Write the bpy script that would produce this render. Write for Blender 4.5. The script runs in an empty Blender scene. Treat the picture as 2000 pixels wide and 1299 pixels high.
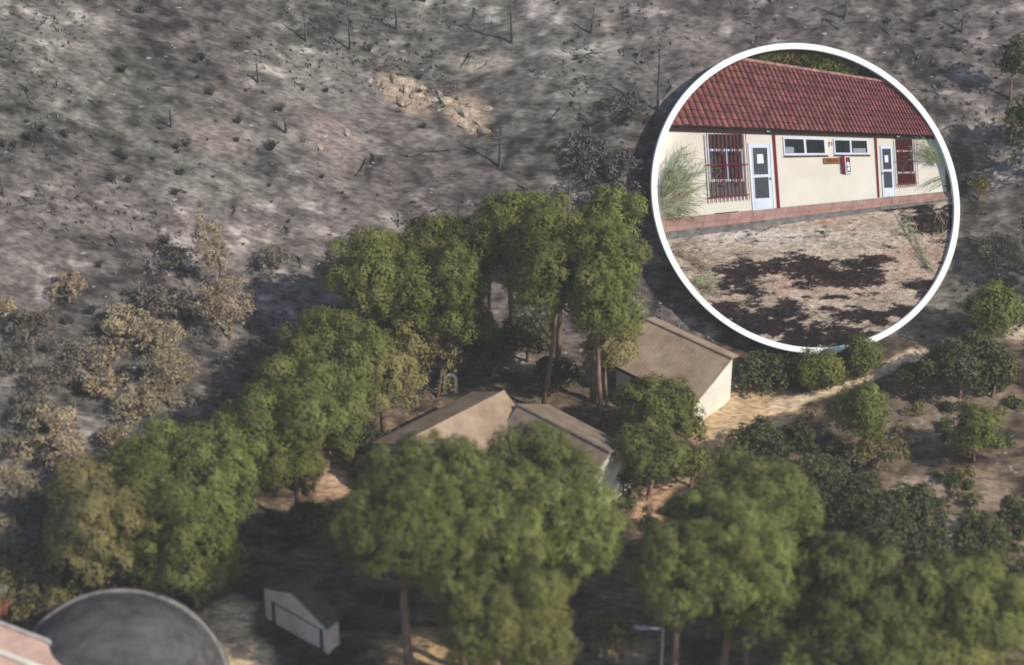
import bpy, math, random
import numpy as np
from mathutils import Vector, Matrix

# ------------------------------------------------------------------ scene, camera, light
S = bpy.context.scene
COL = S.collection
PITCH, DIST, HFOV = math.radians(35), 170.0, math.radians(24.9)
cam_d = bpy.data.cameras.new('camera'); cam = bpy.data.objects.new('camera', cam_d); COL.objects.link(cam)
cam_d.sensor_fit = 'HORIZONTAL'; cam_d.angle = HFOV
cam_d.clip_start, cam_d.clip_end = 1.0, 5000.0
CAM = Vector((0, -DIST*math.cos(PITCH), DIST*math.sin(PITCH)))
cam.location = CAM
cam.rotation_euler = (math.pi/2-PITCH, 0, 0)
S.camera = cam
cam_d.dof.use_dof = True; cam_d.dof.focus_distance = 173.5; cam_d.dof.aperture_fstop = 0.070

SUN_DIR = Vector((0.70, -0.36, 0.62)).normalized()          # towards the sun
w = bpy.data.worlds.new('World'); S.world = w; w.use_nodes = True
nt = w.node_tree; nt.nodes.clear()
sky = nt.nodes.new('ShaderNodeTexSky'); sky.sky_type = 'NISHITA'; sky.sun_disc = False
sky.sun_elevation = math.asin(SUN_DIR.z)
sky.sun_rotation = math.atan2(SUN_DIR.x, SUN_DIR.y)
bg = nt.nodes.new('ShaderNodeBackground'); bg.inputs['Strength'].default_value = 0.13
wo = nt.nodes.new('ShaderNodeOutputWorld')
nt.links.new(sky.outputs[0], bg.inputs[0]); nt.links.new(bg.outputs[0], wo.inputs[0])
sl = bpy.data.lights.new('sun', 'SUN'); sl.energy = 3.9; sl.angle = math.radians(0.6); sl.color = (1.0, 0.93, 0.82)
so = bpy.data.objects.new('sun', sl); COL.objects.link(so)
so.rotation_euler = SUN_DIR.to_track_quat('Z', 'Y').to_euler(); so.location = SUN_DIR*200
S.view_settings.view_transform = 'Standard'; S.view_settings.look = 'None'
S.view_settings.exposure = 0.16; S.view_settings.gamma = 1.0; S.view_settings.use_curve_mapping = False
S.cycles.max_bounces = 5; S.cycles.diffuse_bounces = 3
S.cycles.filter_width = 1.7

rng = np.random.default_rng(11); random.seed(11)

# ------------------------------------------------------------------ noise
_T = np.random.default_rng(3).random((256, 256))
def vnoise(x, y, seed=0):
    x = np.asarray(x, float)+seed*17.3; y = np.asarray(y, float)+seed*31.7
    xi = np.floor(x).astype(int); yi = np.floor(y).astype(int)
    fx = x-xi; fy = y-yi
    fx = fx*fx*(3-2*fx); fy = fy*fy*(3-2*fy)
    g = lambda a, b: _T[a % 256, b % 256]
    return (g(xi, yi)*(1-fx)+g(xi+1, yi)*fx)*(1-fy)+(g(xi, yi+1)*(1-fx)+g(xi+1, yi+1)*fx)*fy
def fbm(x, y, oct=4, seed=0, gain=0.5):
    s = 0; a = 1; t = 0
    for o in range(oct):
        s = s+a*vnoise(x*2**o, y*2**o, seed+o*5); t += a; a *= gain
    return s/t
def sstep(a, b, x):
    t = np.clip((x-a)/(b-a), 0, 1); return t*t*(3-2*t)

# ------------------------------------------------------------------ terrain shape
def softmin0(v, k):                     # smooth min(v, 0)
    return -k*np.logaddexp(0, -v/k)
def gheight(x, y):
    x = np.asarray(x, float); y = np.asarray(y, float)
    foot = -2.0+0.85*softmin0(x+4.0, 3.0)
    d = y-foot
    sl_ = 0.50/np.sqrt(1+0.55*(1-1/(1+np.exp(-(x+4)/3.0))))
    d = 78-6.0*np.logaddexp(0, (78-d)/6.0)
    hill = sl_*4.0*np.logaddexp(0, d/4.0)
    return hill+0.03*(y+2)-0.07
def micro(x, y):
    return 0.75*(fbm(x*0.16, y*0.16, 3, 9)-0.5)+0.52*(fbm(x*0.55, y*0.8, 4, 2)-0.5)+0.16*(vnoise(x*1.9, y*2.1, 6)-0.5)
FW, RT, UP = Vector((0, math.cos(PITCH), -math.sin(PITCH))), Vector((1, 0, 0)), Vector((0, math.sin(PITCH), math.cos(PITCH)))
K_ = math.tan(HFOV/2)
def ray(px, py):
    return (FW+RT*((px-1000)/1000*K_)+UP*(-(py-649.5)/1000*K_)).normalized()
def at(px, py, h=0.0):                  # surveyed spot: point h metres above the ground seen at that place
    d = ray(px, py); lo, hi = 60.0, 420.0
    for _ in range(48):
        m = (lo+hi)/2; p = CAM+d*m
        if p.z-float(gheight(p.x, p.y))-h > 0: lo = m
        else: hi = m
    p = CAM+d*lo
    return Vector((p.x, p.y, p.z))
def atz(px, py, z):
    d = ray(px, py); return CAM+d*((z-CAM.z)/d.z)
def ground(px, py):
    p = at(px, py); p.z = float(gheight(p.x, p.y)+micro(p.x, p.y)); return p
def gz(x, y): return float(gheight(x, y)+micro(x, y))
MPP = DIST*2*K_/2000

# ------------------------------------------------------------------ materials
MATS = {}
def mat(name, c1, c2=None, scale=3.0, detail=5, rough=0.85, stretch=(1, 1, 1), rnd=0.0, bump=0.0, attr=None,
        metal=0.0, transl=0.0, lo=0.35, hi=0.65, coords='Object', spec=0.3):
    m = bpy.data.materials.new(name); m.use_nodes = True; n = m.node_tree.nodes; l = m.node_tree.links
    b = n['Principled BSDF']; b.inputs['Roughness'].default_value = rough; b.inputs['Metallic'].default_value = metal
    b.inputs['Specular IOR Level'].default_value = spec
    tc = n.new('ShaderNodeTexCoord'); mp = n.new('ShaderNodeMapping'); mp.inputs['Scale'].default_value = stretch
    l.new(tc.outputs[coords], mp.inputs[0])
    nz = n.new('ShaderNodeTexNoise'); nz.inputs['Scale'].default_value = scale; nz.inputs['Detail'].default_value = detail
    nz.inputs['Roughness'].default_value = 0.6
    l.new(mp.outputs[0], nz.inputs['Vector'])
    mr = n.new('ShaderNodeMapRange'); mr.inputs[1].default_value = lo; mr.inputs[2].default_value = hi
    l.new(nz.outputs['Fac'], mr.inputs[0])
    mx = n.new('ShaderNodeMix'); mx.data_type = 'RGBA'
    l.new(mr.outputs[0], mx.inputs[0])
    mx.inputs[6].default_value = (*c1, 1); mx.inputs[7].default_value = (*(c2 or c1), 1)
    out = mx.outputs[2]
    if attr:
        at_ = n.new('ShaderNodeAttribute'); at_.attribute_name = attr
        m2 = n.new('ShaderNodeMix'); m2.data_type = 'RGBA'; m2.blend_type = 'MULTIPLY'; m2.inputs[0].default_value = 1
        l.new(at_.outputs['Color'], m2.inputs[6]); l.new(out, m2.inputs[7]); out = m2.outputs[2]
    if rnd:
        oi = n.new('ShaderNodeObjectInfo'); hs = n.new('ShaderNodeHueSaturation')
        r2 = n.new('ShaderNodeMapRange'); r2.inputs[3].default_value = 1-rnd; r2.inputs[4].default_value = 1+rnd
        l.new(oi.outputs['Random'], r2.inputs[0]); l.new(r2.outputs[0], hs.inputs['Value'])
        r3 = n.new('ShaderNodeMapRange'); r3.inputs[3].default_value = 0.5-rnd*0.07; r3.inputs[4].default_value = 0.5+rnd*0.05
        wn = n.new('ShaderNodeTexWhiteNoise'); wn.noise_dimensions = '1D'; l.new(oi.outputs['Random'], wn.inputs['W'])
        l.new(wn.outputs['Value'], r3.inputs[0]); l.new(r3.outputs[0], hs.inputs['Hue'])
        l.new(out, hs.inputs['Color']); out = hs.outputs[0]
    l.new(out, b.inputs['Base Color'])
    if bump:
        bp = n.new('ShaderNodeBump'); bp.inputs['Strength'].default_value = bump; bp.inputs['Distance'].default_value = 0.05
        l.new(nz.outputs['Fac'], bp.inputs['Height']); l.new(bp.outputs[0], b.inputs['Normal'])
    if transl:
        tr = n.new('ShaderNodeBsdfTranslucent'); l.new(out, tr.inputs[0])
        ms = n.new('ShaderNodeMixShader'); ms.inputs[0].default_value = transl
        l.new(b.outputs[0], ms.inputs[1]); l.new(tr.outputs[0], ms.inputs[2]); l.new(ms.outputs[0], n['Material Output'].inputs[0])
    MATS[name] = m
    return m

M_ground = mat('earth', (0.55, 0.55, 0.55), (1.4, 1.38, 1.36), 2.6, 9, 0.95, (0.6, 1.5, 1.0), attr='tint', bump=0.5, spec=0.1)
M_pine = mat('pine_needles', (0.112, 0.127, 0.031), (0.232, 0.242, 0.073), 0.9, 4, 0.75, rnd=0.26, transl=0.25, spec=0.2)
M_olive = mat('yellowing_needles', (0.17, 0.155, 0.055), (0.29, 0.25, 0.11), 0.9, 4, 0.8, rnd=0.14, transl=0.2, spec=0.2)
M_scorch = mat('scorched_needles', (0.26, 0.20, 0.12), (0.48, 0.39, 0.26), 0.9, 5, 0.9, rnd=0.15, transl=0.15, spec=0.1)
M_grey_sc = mat('grey_brown_twigs', (0.13, 0.11, 0.085), (0.27, 0.235, 0.185), 0.9, 5, 0.9, rnd=0.2, transl=0.1, spec=0.1)
M_dark = mat('dark_oak_leaves', (0.055, 0.068, 0.028), (0.13, 0.14, 0.06), 0.9, 4, 0.75, rnd=0.2, transl=0.15, spec=0.2)
M_char = mat('charcoal', (0.055, 0.052, 0.050), (0.155, 0.145, 0.137), 2.0, 4, 0.9, rnd=0.2, spec=0.1)
M_bark = mat('pine_bark', (0.13, 0.085, 0.06), (0.30, 0.20, 0.15), 3.0, 5, 0.9, (1, 1, 0.3), rnd=0.15, bump=0.5)
M_greybark = mat('grey_bark', (0.10, 0.085, 0.07), (0.24, 0.21, 0.18), 3.0, 5, 0.9, (1, 1, 0.3), rnd=0.15, bump=0.5)
M_stubble = mat('burnt_stubble', (0.085, 0.077, 0.073), (0.22, 0.203, 0.19), 0.7, 4, 0.95, spec=0.1)
M_ash = mat('ash_stone', (0.20, 0.185, 0.17), (0.36, 0.335, 0.31), 1.2, 4, 0.95, spec=0.1)
M_rock = mat('tan_rock', (0.26, 0.205, 0.16), (0.46, 0.37, 0.29), 2.2, 7, 0.9, rnd=0.15, bump=0.7)
M_roof = mat('weathered_clay_roof', (0.25, 0.175, 0.12), (0.40, 0.30, 0.215), .7, 9, 0.9, bump=0.2)
M_wall = mat('whitewash', (0.66, 0.62, 0.52), (0.80, 0.77, 0.68), 1.0, 6, 0.9)
M_wood = mat('dark_timber', (0.05, 0.035, 0.025), (0.10, 0.075, 0.055), 3, 4, 0.8)
M_pane = mat('window_glass', (0.02, 0.024, 0.028), (0.035, 0.04, 0.045), 2, 2, 0.12, spec=0.5)
M_shed = mat('grey_sheet', (0.46, 0.405, 0.34), (0.68, 0.61, 0.52), .8, 8, 0.7, (1, 1, .4))
M_black = mat('black_paint_and_shade', (0.02, 0.02, 0.02), (0.03, 0.03, 0.03), 2, 2, 0.8)
M_tank = mat('tank_cover', (0.040, 0.038, 0.039), (0.105, 0.098, 0.098), 0.5, 9, 0.7, (1, 1.6, 2.4), bump=0.1)
M_conc = mat('pale_concrete', (0.36, 0.33, 0.30), (0.50, 0.46, 0.43), 1.1, 6, 0.9, bump=0.2)
M_pink = mat('pink_render', (0.50, 0.32, 0.24), (0.68, 0.47, 0.37), 0.6, 7, 0.9, bump=0.1)
M_brick = mat('red_brick', (0.36, 0.12, 0.07), (0.50, 0.20, 0.13), 3, 5, 0.9)
M_steel = mat('galvanised', (0.42, 0.42, 0.42), (0.55, 0.55, 0.55), 4, 3, 0.5)

# ------------------------------------------------------------------ mesh building
class MB:
    def __init__(s): s.v = []; s.f = []
    def add(s, vs, fs):
        o = len(s.v); s.v += [tuple(v) for v in vs]; s.f += [tuple(i+o for i in f) for f in fs]
    def box(s, c, sz, ax=None):         # centre, full sizes, optional axes
        X, Y, Z = ax or (Vector((1, 0, 0)), Vector((0, 1, 0)), Vector((0, 0, 1)))
        c = Vector(c); vs = []
        for k in (-.5, .5):
            for j in (-.5, .5):
                for i in (-.5, .5): vs.append(c+X*(i*sz[0])+Y*(j*sz[1])+Z*(k*sz[2]))
        s.add(vs, [(0, 2, 3, 1), (4, 5, 7, 6), (0, 1, 5, 4), (2, 6, 7, 3), (0, 4, 6, 2), (1, 3, 7, 5)])
    def tube(s, pts, rad, n=6, cap=True):
        pts = [Vector(p) for p in pts]; rings = []
        for i, p in enumerate(pts):
            t = (pts[min(i+1, len(pts)-1)]-pts[max(i-1, 0)]).normalized()
            a = t.cross(Vector((0.31, 0.93, 0.17))).normalized(); b = t.cross(a)
            r = rad[i] if isinstance(rad, (list, tuple)) else rad
            rings.append([p+(a*math.cos(q)+b*math.sin(q))*r for q in [2*math.pi*k/n for k in range(n)]])
        vs = [v for r in rings for v in r]; fs = []
        for i in range(len(pts)-1):
            for k in range(n): fs.append((i*n+k, i*n+(k+1) % n, (i+1)*n+(k+1) % n, (i+1)*n+k))
        if cap: fs += [tuple(range(n-1, -1, -1)), tuple(range((len(pts)-1)*n, len(pts)*n))]
        s.add(vs, fs)
    def grid(s, P):                     # P[i][j] of points
        ni, nj = len(P), len(P[0])
        s.add([p for r in P for p in r], [(i*nj+j, i*nj+j+1, (i+1)*nj+j+1, (i+1)*nj+j) for i in range(ni-1) for j in range(nj-1)])
    def prism(s, front, ext):           # front polygon, extruded by vector ext
        n = len(front); ext = Vector(ext)
        s.add([Vector(p) for p in front]+[Vector(p)+ext for p in front],
              [tuple(range(n)), tuple(range(2*n-1, n-1, -1))]+[(k, n+k, n+(k+1) % n, (k+1) % n) for k in range(n)])
    def build(s, name, m, parent=None, smooth=False, loc=None):
        base = Vector(loc) if loc is not None else (Vector(parent['_o']) if parent is not None and '_o' in parent else Vector((0, 0, 0)))
        return np_obj(name, np.array([(v[0]-base.x, v[1]-base.y, v[2]-base.z) for v in s.v], dtype=np.float32).reshape(-1, 3), s.f, m, parent, smooth, loc)
def np_obj(name, V, F, m, parent=None, smooth=False, loc=None):
    me = bpy.data.meshes.new(name)
    if isinstance(F, np.ndarray):
        k = F.shape[1]; me.vertices.add(len(V)); me.vertices.foreach_set('co', np.asarray(V, np.float32).ravel())
        me.loops.add(F.size); me.loops.foreach_set('vertex_index', F.astype(np.int32).ravel())
        me.polygons.add(len(F)); me.polygons.foreach_set('loop_start', np.arange(0, F.size, k, dtype=np.int32))
        me.update(calc_edges=True)
    else:
        me.from_pydata([tuple(map(float, v)) for v in V], [], F); me.update()
    me.materials.append(m)
    if smooth: me.polygons.foreach_set('use_smooth', np.ones(len(me.polygons), bool))
    o = bpy.data.objects.new(name, me); COL.objects.link(o)
    if parent is not None: o.parent = parent
    elif loc is not None: o.location = loc
    return o
def tag(o, label=None, cat=None, group=None, kind=None):
    if label: o['label'] = label
    if cat: o['category'] = cat
    if group: o['group'] = group
    if kind: o['kind'] = kind
    return o
def thing(name, label, cat, loc, group=None):
    o = bpy.data.objects.new(name, None); COL.objects.link(o); o.location = loc; o.empty_display_size = 0.3
    o['_o'] = list(loc)
    return tag(o, label, cat, group)
def copy_tree(o, loc, rz=0, sc=1):
    c = o.copy(); COL.objects.link(c); c.location = loc; c.rotation_euler = (0, 0, rz); c.scale = (sc, sc, sc)
    for ch in list(o.children):
        d = ch.copy(); COL.objects.link(d); d.parent = c
    return c

# ------------------------------------------------------------------ the display relief's own frame (needed by the ground too)
PB, PT = at(1570, 690), at(1570, 86)
VV = (PT-PB); VV.x = 0; VV.normalize(); UU = Vector((1, 0, 0)); NN = UU.cross(VV).normalized()
_d = ray(1570, 388)
_p0 = PB+NN*0.45
CC = CAM+_d*((_p0-CAM).dot(NN)/_d.dot(NN))
SA = abs(_d.dot(NN)); CA = math.sqrt(1-SA*SA)
SX = (CC-CAM).length*_d.dot(FW)*2*K_/2000
SV = SX/SA

# ------------------------------------------------------------------ ground
def axis(lo, hi, step, far):
    a = list(np.arange(lo, hi+1e-6, step)); e = []
    v = step
    q = a[0]
    while q > -far: v *= 1.5; q -= v; e.insert(0, q)
    q = a[-1]; v = step; g = []
    while q < far: v *= 1.5; q += v; g.append(q)
    return np.array(e+a+g)
gx = axis(-46, 46, 0.24, 330); gy = axis(-46, 66, 0.24, 330)
X, Y = np.meshgrid(gx, gy)
Z = gheight(X, Y)+micro(X, Y)
# keep the ground under the round relief
ru = (X-CC.x)/(305*SX); rel = (np.stack([X-CC.x, Y-CC.y], -1)[..., 1])/VV.y/(305*SV)
plane_z = CC.z+(Y-CC.y)/VV.y*VV.z-0.5
msk = 1-sstep(0.95, 1.12, np.sqrt(ru**2+rel**2))
Z = np.where(msk > 0, Z*(1-msk)+np.minimum(Z, plane_z)*msk, Z)
Zf = Z.copy()
far_ = sstep(60, 260, np.abs(X))+sstep(90, 300, np.abs(Y)); Z = np.where(far_ > 0, Z, Z)
foot = -2.0+0.85*softmin0(X+4.0, 3.0)
dfoot = Y-foot
n1 = fbm(X*0.09, Y*0.09, 4, 21); n2 = fbm(X*0.55, Y*1.15, 4, 33); n3 = fbm(X*1.3, Y*2.3, 2, 44); n5 = fbm(X*0.16, Y*0.25, 3, 35); n4 = fbm(X*0.05+3, Y*0.05, 3, 55)
burnt = sstep(-5, 4, dfoot+10*(n1-0.5))
lum = 0.106+0.12*(n1-0.5)+0.16*(n2-0.5)+0.14*(n3-0.5)+0.12*(n5-0.5)
lum += 0.14*sstep(0.58, 0.74, n2)*sstep(0.42, 0.6, n5)
lum *= 1-0.60*sstep(0.56, 0.70, fbm(X*0.55+9, Y*0.55, 3, 71))*sstep(0.45, 0.6, n4)
lum = np.clip(lum, 0.03, 0.5)
mauve = sstep(0.38, 0.62, fbm(X*.07+3, Y*.09, 3, 56))
cb = np.stack([lum*(1.075+0.04*mauve), lum*(1.0-0.022*mauve), lum*(0.90+0.01*mauve)], -1)
lum2 = np.clip(0.092+0.20*(n2-0.5)+0.13*(n1-0.5)+0.12*(n3-0.5), 0.03, 0.4)
cu = np.stack([lum2*1.32, lum2*0.97, lum2*0.69], -1)
C = cb*burnt[..., None]+cu*(1-burnt[..., None])
def patch(px, py, rx, ry, col, edge=0.35, rot=0.0, amt=1.0):
    global C
    p = at(px, py); e1 = at(px+rx, py); e2 = at(px, py-ry)
    a = max((e1-p).length, .1); b = max(math.hypot(e2.x-p.x, e2.y-p.y), .1)
    dx, dy = X-p.x, Y-p.y
    c_, s_ = math.cos(rot), math.sin(rot)
    r = np.sqrt(((dx*c_+dy*s_)/a)**2+((-dx*s_+dy*c_)/b)**2)+0.7*(fbm(X*0.5, Y*0.5, 4, 5)-0.5)
    k = (1-sstep(1-edge, 1+edge, r))*amt
    v = 0.75+0.5*fbm(X*0.7, Y*1.1, 4, 8)
    C = C*(1-k[..., None])+np.array(col)*v[..., None]*k[..., None]
TAN = (0.50, 0.36, 0.215)
patch(1450, 810, 95, 42, TAN, 0.2); patch(1395, 860, 42, 40, TAN, 0.2); patch(1500, 790, 60, 25, TAN, .2)
for a_ in ((1530, 786), (1560, 780), (1590, 772), (1620, 764), (1650, 754), (1680, 743), (1705, 730), (1730, 718), (1755, 706), (1780, 696)): patch(a_[0], a_[1], 30, 10, (0.56, 0.44, 0.31), 0.3, 0.5)
patch(435, 1235, 62, 66, (0.60, 0.45, 0.29), 0.25); patch(470, 1290, 60, 50, (0.55, 0.42, 0.27), 0.25)
patch(655, 950, 38, 36, (0.5, 0.34, 0.22), 0.3); patch(1275, 990, 30, 70, (0.50, 0.32, 0.2), 0.25, -0.35); patch(1320, 925, 28, 25, (0.5, 0.37, 0.23), .3)
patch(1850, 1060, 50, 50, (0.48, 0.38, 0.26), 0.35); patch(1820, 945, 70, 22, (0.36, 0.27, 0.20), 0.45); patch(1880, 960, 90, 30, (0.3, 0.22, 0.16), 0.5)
patch(1990, 650, 25, 18, (0.45, 0.36, 0.25), 0.4); patch(860, 1265, 110, 40, (0.42, 0.28, 0.15), 0.35); patch(1230, 1270, 50, 25, (0.36, 0.25, 0.17), .4)
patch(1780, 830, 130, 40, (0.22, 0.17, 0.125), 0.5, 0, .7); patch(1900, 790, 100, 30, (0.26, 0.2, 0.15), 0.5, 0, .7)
patch(790, 180, 55, 30, (0.40, 0.30, 0.22), 0.4, -0.5, .8); patch(910, 220, 45, 35, (0.38, 0.29, 0.21), 0.4, -0.7, .8); patch(950, 120, 60, 18, (0.36, 0.32, 0.26), .5, 0, .7)
patch(650, 270, 50, 50, (0.25, 0.20, 0.17), .5, 0, .6); patch(420, 270, 60, 40, (0.24, 0.19, 0.175), .5, 0, .6)
patch(1030, 715, 50, 20, (0.38, 0.32, 0.27), .5, -.5, .8); patch(1130, 370, 70, 14, (0.33, .29, .25), .5, -.4, .8)  # first patch paints pale rubble together with its sun fleck
ny_, nx_ = X.shape
idx = np.arange(ny_*nx_).reshape(ny_, nx_)
F = np.stack([idx[:-1, :-1], idx[:-1, 1:], idx[1:, 1:], idx[1:, :-1]], -1).reshape(-1, 4)
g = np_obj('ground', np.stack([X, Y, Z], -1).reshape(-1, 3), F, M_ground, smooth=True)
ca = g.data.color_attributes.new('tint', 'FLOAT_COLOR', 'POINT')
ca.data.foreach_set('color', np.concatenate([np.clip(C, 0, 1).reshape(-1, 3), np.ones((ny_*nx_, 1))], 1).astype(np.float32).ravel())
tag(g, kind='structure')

def in_relief(x, y, k=1.03):
    return ((x-CC.x)/(300*SX))**2+((y-CC.y)/VV.y/(300*SV))**2 < k*k
# ------------------------------------------------------------------ thin smoke haze left in the air
hz = MB(); EX = max(abs(gx[0]), gx[-1], abs(gy[0]), gy[-1])+20
z0_, z1_ = float(Z.min())-1.0, CAM.z+6.0
hz.box((0, 0, (z0_+z1_)/2), (2*EX, 2*EX, z1_-z0_))
hm = bpy.data.materials.new('smoke_haze'); hm.use_nodes = True; hn = hm.node_tree.nodes
hn.remove(hn['Principled BSDF']); pv = hn.new('ShaderNodeVolumePrincipled')
pv.inputs['Color'].default_value = (0.90, 0.90, 0.88, 1); pv.inputs['Density'].default_value = 0.00032
hm.node_tree.links.new(pv.outputs[0], hn['Material Output'].inputs['Volume'])
tag(hz.build('haze', hm), kind='stuff')

# ------------------------------------------------------------------ burnt litter on the slope (nobody could count it)
def scatter(n, dens, xr, yr):
    x = rng.uniform(*xr, n); y = rng.uniform(*yr, n)
    k = (rng.random(n) < dens(x, y)) & ~in_relief(x, y)
    return x[k], y[k]
def stub_dens(x, y):
    ft = -2.0+0.85*softmin0(x+4.0, 3.0)
    return np.clip(sstep(0.44, 0.66, fbm(x*0.16, y*0.16, 4, 77))*sstep(-7, 0, y-ft), 0.03, 1)
x, y = scatter(30000, stub_dens, (-46, 46), (-44, 64))
z = gheight(x, y)+micro(x, y); n = len(x)
hh = rng.uniform(.08, .45, n)**1.4; V = []; 
ang = rng.uniform(0, 6.28, n)
for q in range(3):
    a = ang+q*2.09; lx = np.cos(a); ly = np.sin(a); ww = rng.uniform(.06, .20, n)
    tx = rng.normal(0, .25, n)*hh*2; ty = rng.normal(0, .25, n)*hh*2
    V.append(np.stack([np.stack([x-lx*ww, y-ly*ww, z-.05], -1), np.stack([x+lx*ww, y+ly*ww, z-.05], -1), np.stack([x+tx, y+ty, z+hh], -1)], 1))
V = np.concatenate(V).reshape(-1, 3)
tag(np_obj('burnt_stubble', V, np.arange(len(V)).reshape(-1, 3), M_stubble), 'black and grey burnt stubble and twigs covering the hillside', 'stubble', kind='stuff')
x, y = scatter(9000, lambda x, y: 0.10+0.5*sstep(0.55, 0.7, fbm(x*0.3, y*0.6, 4, 13)), (-46, 46), (-20, 64))
z = gheight(x, y)+micro(x, y); n = len(x)
r = rng.uniform(.05, .22, n)*rng.uniform(.5, 1.2, n)
O = np.array([(1, 0, 0), (0, 1, 0), (-1, 0, 0), (0, -1, 0), (0, 0, 1)])
V = (O[None]*(r[:, None, None])*rng.uniform(.6, 1.4, (n, 5, 1))*np.array([1.4, .9, .45])+np.stack([x, y, z], -1)[:, None]).reshape(-1, 3)
Fb = np.array([(0, 1, 4), (1, 2, 4), (2, 3, 4), (3, 0, 4)]); F = (Fb[None]+np.arange(n)[:, None, None]*5).reshape(-1, 3)
tag(np_obj('ash_stones', V, F, M_ash), 'small pale ashy stones strewn over the burnt ground', 'stones', kind='stuff')

# ------------------------------------------------------------------ foliage
def leaves(c, rad, n, L, W, jit=0.55, up=0.15, shell=(0.72, 1.05), zmin=-0.75):
    d = rng.normal(size=(n, 3)); d[:, 2] += up; d /= np.linalg.norm(d, axis=1)[:, None]
    d[:, 2] = np.where(d[:, 2] < zmin, -d[:, 2], d[:, 2])
    p = np.asarray(c)+d*np.asarray(rad)*rng.uniform(*shell, (n, 1))
    nn = d+rng.normal(0, jit, (n, 3)); nn /= np.linalg.norm(nn, axis=1)[:, None]
    t = np.cross(nn, rng.normal(size=(n, 3))); t /= np.linalg.norm(t, axis=1)[:, None]
    b = np.cross(nn, t)
    l_ = L*rng.uniform(.6, 1.4, (n, 1)); w_ = W*rng.uniform(.6, 1.4, (n, 1))
    return np.stack([p-t*l_*.5, p+b*w_*.5, p+t*l_*.5+nn*.08*L, p-b*w_*.5], 1).reshape(-1, 3)
def tufts(c, R_, n_t, n_l, rt, L, W, up=0.2, squash=.80):
    d = rng.normal(size=(n_t, 3)); d[:, 2] += up; d /= np.linalg.norm(d, axis=1)[:, None]
    d[:, 2] = np.where(d[:, 2] < -.7, -d[:, 2], d[:, 2])
    ce = np.asarray(c)+d*np.array([R_, R_, R_*squash])*rng.uniform(.70, .98, (n_t, 1))
    D = np.repeat(d, n_l, 0); N = len(D)
    e = rng.normal(size=(N, 3))+D*.9; e /= np.linalg.norm(e, axis=1)[:, None]
    p = np.repeat(ce, n_l, 0)+e*rt*rng.uniform(.5, 1.15, (N, 1))*np.array([1, 1, 1.25])
    nn = e*.6+D*.6+rng.normal(0, .28, (N, 3))+np.array([.1, -.05, .35]); nn /= np.linalg.norm(nn, axis=1)[:, None]
    t = np.cross(nn, rng.normal(size=(N, 3))); t /= np.linalg.norm(t, axis=1)[:, None]; b = np.cross(nn, t)
    l_ = L*rng.uniform(.6, 1.4, (N, 1)); w_ = W*rng.uniform(.6, 1.4, (N, 1))
    NR_ = e*.42+D*.95+np.array([0, 0, .15]); NR_ /= np.linalg.norm(NR_, axis=1)[:, None]
    NORM.append(np.repeat(NR_, 4, 0))
    return np.stack([p-t*l_*.5, p-b*w_*.5, p+t*l_*.5, p+b*w_*.5], 1).reshape(-1, 3)
NORM = []
def crown_puffs(a, b, rp, zlow=-0.35, seed=0, n=None, squash=0.8):
    N = n or int(max(5, 0.86*(2.6*math.pi*a*(a+b)/2)/(math.pi*rp*rp)))
    out = []; ga = math.pi*(3-5**.5); ph = random.random()*6
    for i in range(N):
        zz = 1-(1-zlow)*(i+.5)/N; r_ = math.sqrt(max(0, 1-zz*zz)); t = ga*i+ph
        k = 0.54+0.92*float(fbm(math.cos(t)*r_*1.6+seed*3.1+20, math.sin(t)*r_*1.6+zz+20, 2, seed % 7))-0.12 if zz < .9 else .92
        j = lambda: random.uniform(-.10, .10)
        pr = rp*random.choice((.75, .9, 1.0, 1.15, 1.3, 1.4))
        out.append((Vector((math.cos(t)*r_*(a-pr*.8)*k+j()*a, math.sin(t)*r_*(a-pr*.8)*k+j()*a, zz*(b-pr*.6)*k+j()*b)), pr))
    return out
COUNT = [0]
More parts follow.
